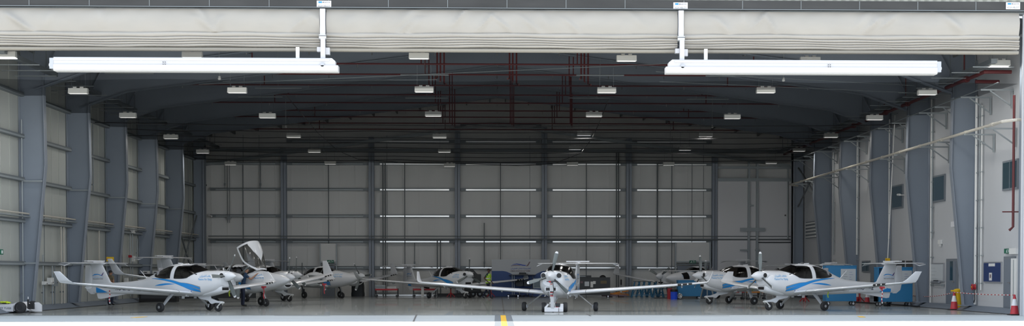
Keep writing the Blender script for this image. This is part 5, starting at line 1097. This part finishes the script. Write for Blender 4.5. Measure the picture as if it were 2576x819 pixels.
q = on_y(1358, 715, 87.2); t = thing('display_screen', 'upright screen on a black stand beside the middle aircraft nose', 'screen', (q.x, 87.2, 0)); b = MB(); b.bx(-.4, .4, 0, .06, .55, 1.15, 'galv_grey'); b.bx(-.36, .36, -.01, 0, .6, 1.1, 'pane'); b.obj('screen_panel', t); b = MB(); b.bx(-.45, -.41, 0, .05, 0.02, 1.3, 'black'); b.bx(-.6, .4, -.2, .3, 0, .03, 'black'); b.obj('stand', t)
def cabinet(lab, loc, w_, d_, h_, m, board=False, name='tool_cabinet', drawers=0, cast=.16, shelf=False):
    t = thing(name, lab, 'cabinet', loc); b = MB()
    if shelf:
        b.bx(-w_/2, w_/2, d_/2-.04, d_/2, cast, h_, m); b.bx(-w_/2, -w_/2+.05, -d_/2, d_/2, cast, h_, m); b.bx(w_*.0, w_/2, -d_/2, d_/2, cast, h_, m); b.bx(-w_/2, 0, -d_/2, d_/2, cast, cast+.3*h_, m)
        for z in (h_*.5, h_*.58, h_-.05): b.bx(-w_/2, 0, -d_/2, d_/2, z, z+.04, m)
    else: b.bx(-w_/2, w_/2, -d_/2, d_/2, cast, h_, m)
    b.bx(-w_/2-.01, w_/2+.01, -d_/2-.01, d_/2+.01, h_-.05, h_, m); b.obj('body', t, bevel=.01)
    for s_ in (-1, 1):
        for s2 in (-1, 1): b = MB(); castor(b, s_*(w_/2-.12), s2*(d_/2-.1), cast/2.2); b.obj('castor', t)
    for k in range(drawers):
        z = h_*.25+k*(h_*.65)/drawers; b = MB(); b.bx(-w_/2+.04, w_/2-.04, -d_/2-.012, -d_/2, z, z+h_*.6/drawers, m); b.bx(-.2, .2, -d_/2-.03, -d_/2-.012, z+.02, z+.04, 'alu'); b.obj('drawer', t)
    if board: b = MB(); b.bx(-w_*.02, w_/2-.04, -d_/2-.02, -d_/2, h_*.58, h_-.16, 'whiteboard'); b.bx(-w_*.02+.3, w_*.2, -d_/2-.05, -d_/2-.02, h_*.58, h_*.6, 'blue_dark'); 
    if board:
        for k in range(5): b.bx(w_*.06, w_*(.14+.03*(k % 3)), -d_/2-.023, -d_/2-.02, h_-.3-k*.11, h_-.29-k*.11, 'text_dark'); b.bx(w_*.26, w_*(.32+.03*((k+1) % 3)), -d_/2-.023, -d_/2-.02, h_-.32-k*.11, h_-.31-k*.11, 'logo_blue')
        b.obj('whiteboard', t)
    return t
q0, q1 = on_z(2204, 764), on_z(2291, 764); Yc = 64.6
def cx_(px, Y): return on_y(px, 700, Y).x
cabinet('tall blue workshop cabinet with open shelves behind the front right tail', (cx_(2247, Yc), Yc, 0), cx_(2291, Yc)-cx_(2204, Yc), .7, on_y(2240, 671, Yc).z, 'cabinet_blue', True, shelf=True, cast=.2)
Yc = 66.0; cabinet('tall blue workshop cabinet with a whiteboard behind the front right aircraft tail boom', (cx_(2112, Yc), Yc, 0), cx_(2150, Yc)-cx_(2074, Yc), .7, on_y(2240, 667, Yc).z, 'cabinet_blue', True, cast=.2)
Yc = 82.0; cabinet('wide blue tool cabinet on castors beside the blue barrel', (cx_(1734, Yc), Yc, 0), cx_(1764, Yc)-cx_(1704, Yc), .8, 1.08, 'cabinet_blue', cast=.16, drawers=0)
cabinet('dark blue low cabinet behind the wide blue tool cabinet', (cx_(1775, 83), 83, 0), 1.2, .5, 1.05, 'blue_dark', cast=.12)
Yc = 88.2; cabinet('dark grey equipment cabinet with drawers right of the middle aircraft', (cx_(1488, Yc), Yc, 0), 2.25, .7, 1.22, 'dark_grey', cast=.12, name='equipment_cabinet')
t = MB(); q = cx_(1488, 87.8)
for dx, dz, w_, h_, m_ in ((-.28, .82, .28, .28, 'whiteboard'), (.02, .78, .16, .36, 'off_white'), (.18, .9, .16, .18, 'off_white'), (.75, .92, .38, .18, 'khaki'), (-.6, .92, .14, .12, 'logo_brown')): t.box((q+dx, 87.83, dz), (w_, .02, h_), m_)
tag(t.obj('sticker_set'), 'pale stickers and notes on the front of the dark equipment cabinet', 'stickers')
t = MB(); t.box((q-.6, 88.2, 1.28), (1.2, .5, .12), 'dark_grey'); t.box((q-.6, 87.94, 1.28), (.5, .02, .05), 'galv_grey'); tag(t.obj('equipment_case'), 'long flat dark case on top of the dark equipment cabinet', 'case')
t = MB(); t.lathe((q+.72, 88.2, 1.22), [(.2, 0), (.18, .06), (.1, .12), (.02, .14)], 'black', 12); tag(t.obj('black_helmet'), 'rounded black item on the right top of the dark equipment cabinet', 'case')
for k, px in enumerate((1533, 1562.5)):
    q = cx_(px, 88.6); t = MB(); t.tube([(q, 88.6, .02), (q, 88.6, .75)], .03, 'galv_grey', 8); t.tube([(q, 88.6, .75), (q, 88.6, 1.02), (q, 88.6, 1.08)], .05, 'black', 8); t.lathe((q, 88.6, 0), [(.2, 0), (.2, .03)], 'black', 12); tag(t.obj('barrier_post'), 'thin barrier post with a black top behind the middle aircraft wing, %s of two' % ('left' if k == 0 else 'right'), 'post')
# yellow tow bars heap
rr = random.Random(5)
for k, px in enumerate((1520, 1540, 1562)):
    t = MB(); q = cx_(px, 88.4)
    for j in range(3): x0 = q-.5+rr.random()*.2; t.bar((x0, 88.2+j*.2, .06+rr.random()*.2), (x0+.9, 88.2+j*.2, .12+rr.random()*.35), .05, .07, 'orange')
    t.box((q+.1, 88.4, .1), (.5, .5, .12), 'logo_brown'); tag(t.obj('tow_bar'), 'orange-yellow tow bar gear piled on the floor under the middle aircraft wing, %s of three' % ['left', 'middle', 'right'][k], 'tow bar')
# blue trestle stands
def trestle(x, Y, lab, proto=None):
    if proto: return dup(proto, (x, Y, 0), 0, lab)
    t = thing('trestle', lab, 'trestle', (x, Y, 0), 0, 'blue A-frame trestles'); b = MB(); b.bx(-.22, .22, -.12, .12, 1.17, 1.21, 'dark_grey'); b.obj('top_plate', t)
    for s_ in (-1, 1):
        b = MB(); b.bar((s_*.12, -.08, 1.18), (s_*.34, -.35, .02), .05, .05, 'trestle_blue'); b.bar((s_*.12, .08, 1.18), (s_*.34, .35, .02), .05, .05, 'trestle_blue'); b.obj('leg', t)
    b = MB(); b.bar((-.3, -.3, .2), (.3, -.3, .2), .04, .05, 'trestle_blue'); b.bar((-.22, -.2, .65), (.22, -.2, .65), .04, .05, 'trestle_blue'); b.bar((-.3, -.3, .2), (.14, -.1, 1.1), .03, .03, 'trestle_blue'); b.obj('brace', t); return t
tp = None
for k, px in enumerate((1602, 1614, 1627, 1641, 1656, 1670)):
    o = trestle(cx_(px, 86.2+(k % 2)*.8), 86.2+(k % 2)*.8, 'blue A-frame trestle at the back under the middle aircraft wing, %s from the left' % ordn[k], tp); tp = tp or o; o.scale = (.95, 1, .82)
q = on_z(1695.5, 752); t = thing('waste_barrel', 'bright blue plastic barrel with black bag rim beside the blue tool cabinet', 'barrel', q); b = MB(); b.lathe((0, 0, 0), [(.19, 0), (.195, .02), (.20, .44), (.205, .46), (.19, .46), (.18, .05)], 'barrel_blue', 24); b.obj('barrel', t, True); b = MB(); b.lathe((0, 0, .45), [(.21, -.02), (.215, .0), (.21, .10), (.19, .12), (.17, .0)], 'black', 20); b.obj('bag_rim', t, True)
q = on_z(1686, 751.5); t = MB(); t.bx(-.12, .12, -.2, .2, .0, .62, 'red'); t.bx(-.14, .3, -.22, .22, .62, .66, 'dark_grey'); tag(t.obj('red_bin', loc=(q.x, q.y+.3, 0)), 'narrow dark red bin behind the left side of the blue barrel', 'bin')
def blower(px, py, r, lab):
    q = on_z(px, py); t = thing('round_lamp', lab, 'work lamp', q, .4); b = MB(); b.lathe((0, 0, r+.03), [(r*.5, .16), (r*.9, .05), (r, -.02), (r*.92, -.04), (r*.8, 0), (r*.2, .05)], 'chrome', 24, 'Y'); b.obj('reflector', t, True)
    b = MB()
    for k in range(4): a_ = k*pi/4; b.tube([(-r*math.cos(a_), -.03, r+.03-r*math.sin(a_)), (r*math.cos(a_), -.03, r+.03+r*math.sin(a_))], .008, 'off_white', 5)
    b.bx(-r*.7, r*.7, .0, .2, 0, .04, 'black'); b.obj('guard', t)
blower(1710, 752, .16, 'small round caged work lamp on the floor right of the blue barrel'); blower(2235, 768.5, .17, 'large shiny round lamp on the floor in front of the tall blue cabinet')
t = MB(); q = on_z(1666, 749.5); t.bar((q.x-.5, q.y, .02), (q.x+.4, q.y, .03), .12, .04, 'black'); t.box((q.x+.42, q.y, .1), (.1, .1, .16), 'orange'); tag(t.obj('floor_jack'), 'flat black jack with an orange end lying left of the blue barrel', 'jack')
# red carts
def cart(px0, px1, Y, z, lab, col='red', loads=()):
    x0, x1 = cx_(px0, Y), cx_(px1, Y); t = thing('work_cart', lab, 'cart', ((x0+x1)/2, Y, 0)); w_ = (x1-x0)/2; b = MB(); b.bx(-w_, w_, -.35, .35, z-.1, z, col); b.bx(-w_+.05, w_-.05, -.3, .3, .22, .27, 'dark_grey'); b.obj('shelf', t)
    for sx in (-1, 1):
        for sy in (-1, 1): b = MB(); b.bx(sx*w_-.03*sx, sx*w_+.02*sx, sy*.3-.025, sy*.3+.025, .1, z+.02, 'dark_grey'); castor(b, sx*(w_-.04), sy*.3, .08, 'dark_grey'); b.obj('leg', t)
    return t
cart(945, 1001, 88.6, .52, 'red-topped work cart carrying pale cases below the left wing tip of the middle aircraft'); cart(1040, 1096, 88.6, .52, 'red-topped work cart with a black bag behind the wheel of the back left aircraft')
cart(1150, 1160, 88.9, .55, 'small dark cart behind the nose of the back left aircraft', 'dark_grey')
for k, (px, w_, h_, l) in enumerate(((957, .62, .22, 'grey stacked'), (986, .55, .12, 'white flat'))):
    t = MB(); x = cx_(px, 88.5); t.box((x, 88.5, .52+h_/2), (w_, .4, h_), 'off_white' if k else 'galv_grey'); t.box((x, 88.29, .52+h_/2), (w_*.98, .02, .015), 'dark_grey'); tag(t.obj('equipment_case'), '%s case on the red-topped cart, %s one' % (l, ['left', 'right'][k]), 'case')
t = MB(); x = cx_(1068, 88.4); t.loft([[Vector((x+dx, 88.4+.18*math.cos(q), .60+.06*math.sin(q)+dz)) for q in [2*pi*k/10 for k in range(10)]] for dx, dz in ((-.25, .04), (-.1, .05), (.15, -.03), (.3, -.05))], 'black'); tag(t.obj('tool_bag', smooth=True), 'black soft bag on the red-topped cart behind the back left aircraft', 'bag')
t = MB(); q = on_y(1063, 744, 88.0); t.box((q.x, 88.0, .32), (.16, .05, .62), 'paper'); tag(t.obj('paper_stand'), 'white upright board beside the right red-topped cart', 'board')
# red jack stands and red handle
for k, (px, Y, l) in enumerate(((1134, 87.5, 'under the back left aircraft'), (1235, 88.2, 'behind the hi-vis worker'), (2024, 73, 'under the front right aircraft, left'), (2163, 72, 'beside the traffic cones behind the front right aircraft'))):
    x = cx_(px, Y); t = MB(); t.tube([(x, Y, .12), (x, Y, .52)], .035, 'red', 8); 
    for s_ in (-1, 1): t.bar((x, Y, .3), (x+s_*.25, Y, .03), .05, .05, 'red'); t.bar((x, Y, .3), (x, Y+s_*.25, .03), .05, .05, 'red')
    t.box((x, Y, .54), (.12, .12, .04), 'dark_grey'); tag(t.obj('jack_stand'), 'red aircraft jack stand %s' % l, 'jack')
t = MB(); x = cx_(1142, 88.6); t.bx(x-1.0, x+1.1, 88.3, 88.9, .02, .22, 'black'); t.bx(x-.9, x+.9, 88.28, 88.3, .08, .12, 'dark_grey'); tag(t.obj('floor_platform'), 'long low black platform on the floor behind the back left aircraft', 'platform')
# covered machines
def tarp(px0, px1, Y, z0, z1, lab, m='tarp'):
    x0, x1 = cx_(px0, Y), cx_(px1, Y); b = MB(); r_ = random.Random(int(px0)); rings = []
    for k in range(8):
        z = z0+(z1-z0)*k/7; s_ = 1-.22*(k/7)**2+.03*math.sin(k*2.2); w_ = (x1-x0)/2*s_
        rings.append([Vector(((x0+x1)/2+w_*math.copysign(abs(math.cos(q))**.5, math.cos(q))*(1+.04*math.sin(q*7)), Y+.45*s_*math.copysign(abs(math.sin(q))**.5, math.sin(q)), z+(.05*math.sin(q*5+k) if k == 7 else 0))) for q in [2*pi*j/28 for j in range(28)]])
    b.loft(rings, m); return tag(b.obj('covered_machine', smooth=True), lab, 'covered equipment')
tarp(884, 916, 89.0, .02, 1.25, 'tall machine under a black cover behind the propeller of the back left twin'); 
x0 = cx_(1170, 88.4); b = MB(); b.prism([(x0-.05, .3), (x0+.98, .3), (x0+.98, 1.42), (x0+.75, 1.42), (x0+.45, 1.75), (x0+.1, 1.80), (x0-.05, 1.6)], 'Y', 88.0, 88.8, 'tarp'); tag(b.obj('covered_machine', bevel=.05), 'angular dark green covered machine behind the propeller left of the worker', 'covered equipment')
b = MB(); x0 = cx_(1190, 88.3)
for k in range(3): b.lathe((x0+k*.42, 88.3, .2), [(.18, -.06), (.2, 0), (.18, .06)], 'rubber', 16, 'Y'); b.lathe((x0+k*.42, 88.3, .2), [(.08, -.07), (.08, .07)], 'galv_grey', 10, 'Y')
b.bx(x0-.1, x0+1.0, 88.2, 88.5, .25, .35, 'dark_grey'); tag(b.obj('wheeled_dolly'), 'low dolly with small tyres behind the hi-vis worker', 'dolly')
# right: cones, chain, bollard
def cone(px, py, lab, proto=None, sc=1.0):
    q = on_z(px, py)
    if proto: o = dup(proto, q, 0, lab); o.scale = (sc,)*3; return o
    t = thing('traffic_cone', lab, 'traffic cone', q, 0, 'red and white traffic cones'); b = MB(); b.box((0, 0, .02), (.42, .42, .04), 'black'); b.obj('base', t, bevel=.01)
    b = MB(); b.lathe((0, 0, 0), [(.17, .04), (.15, .06), (.112, .34)], 'cone_red', 24); b.lathe((0, 0, 0), [(.112, .34), (.062, .58)], 'white_paint', 24); b.lathe((0, 0, 0), [(.062, .58), (.036, .68), (.036, .72), (.02, .74)], 'cone_red', 24); b.obj('cone_body', t, True)
    return t
c1 = cone(2400, 778.5, 'red and white traffic cone in front of the yellow bollard'); c2 = cone(2552, 791.5, 'red and white traffic cone at the right door jamb', c1)
cone(2156, 760, 'red and white traffic cone between the blue cabinets, left of two', c1, .85); cone(2181.5, 761.5, 'red and white traffic cone between the blue cabinets, right of two', c1, .85)
def chain(a, c, sag, n, lab):
    b = MB(); pts = [a+(c-a)*(k/n)-Vector((0, 0, sag*4*(k/n)*(1-k/n))) for k in range(n+1)]
    for k in range(n): b.tube([pts[k], pts[k+1]], .018, 'red' if k % 2 else 'paper', 6)
    tag(b.obj('barrier_chain'), lab, 'chain')
q1 = c1.location+Vector((0, 0, .72)); q2 = c2.location+Vector((0, 0, .72)); q0 = on_y(2291, 741, 66)
chain(q0, q1, .12, 40, 'red and white chain from the blue cabinet to the cone by the bollard'); chain(q1, q2, .03, 36, 'red and white chain between the two nearest traffic cones')
q = on_y(2409, 767, 58.2); t = thing('yellow_bollard', 'yellow cylinder with a domed lid standing by the first right column', 'bollard', (q.x, 58.2, .05)); b = MB(); b.lathe((0, 0, 0), [(.15, 0), (.15, .72), (.16, .74)], 'yellow', 20); b.obj('body', t, True); b = MB(); b.lathe((0, 0, .72), [(.16, 0), (.17, .04), (.12, .08), (.02, .10)], 'yellow', 20); b.box((-.17, 0, .73), (.18, .2, .06), 'yellow'); b.obj('lid', t, True)
for k, (a_, c_, l) in enumerate((((2296, 770.5), (2459, 772), 'in front of the yellow bollard'), ((2140, 760), (2290, 769), 'in front of the blue cabinets'))):
    p, q = on_z(*a_), on_z(*c_); p.x = min(p.x, 18.5); q.x = min(q.x, 18.5); b = MB(); b.bar((p.x, p.y, .04), (q.x, q.y-.05, .04), .1, .06, 'black'); tag(b.obj('hose'), 'black hose lying along the floor edge %s' % l, 'hose')
q = on_z(306, 758); t = MB(); 
for z0 in (0, .2): t.prism([(-.26, z0+.01), (.26, z0+.01), (.31, z0+.19), (-.31, z0+.19)], 'Y', -.2, .2, 'red'); t.bx(-.32, .32, -.22, .22, z0+.16, z0+.19, 'red')
tag(t.obj('storage_crate', loc=(q.x, q.y, 0)), 'two red plastic crates stacked under the near left wing', 'crate')
q = on_y(535, 745, 84); t = MB(); t.bx(q.x-2.2, q.x+2.5, 84, 84.8, .45, .6, 'logo_brown'); t.bx(q.x-2.2, q.x+2.5, 84, 84.1, .02, .45, 'dark_grey'); tag(t.obj('low_bench'), 'long low brown and black bench behind the front left aircraft', 'bench')
q = cx_(350, 74); t = MB(); t.bx(-18.3, -16.4, 73.7, 74.3, .02, 1.45, 'black'); t.bx(-18.2, -16.5, 73.68, 73.7, .2, 1.3, 'dark_grey'); tag(t.obj('equipment_cabinet'), 'black metal cabinet behind the tail of the open-canopy twin', 'cabinet')
for k, x in enumerate((-18.0, -17.5, -17.0)): t = MB(); t.box((x, 74, 1.53), (.3, .3, .15), 'off_white'); t.box((x, 73.84, 1.53), (.15, .02, .05), 'dark_grey'); tag(t.obj('small_box'), 'small white box on top of the black cabinet at left, %s of three' % ['left', 'middle', 'right'][k], 'box')
t = cart(1845, 1870, 80, .5, 'red work cart under the aircraft behind the front right propeller'); cart(1880, 1925, 79, .5, 'yellow-topped work cart beyond the front right propeller', 'orange')
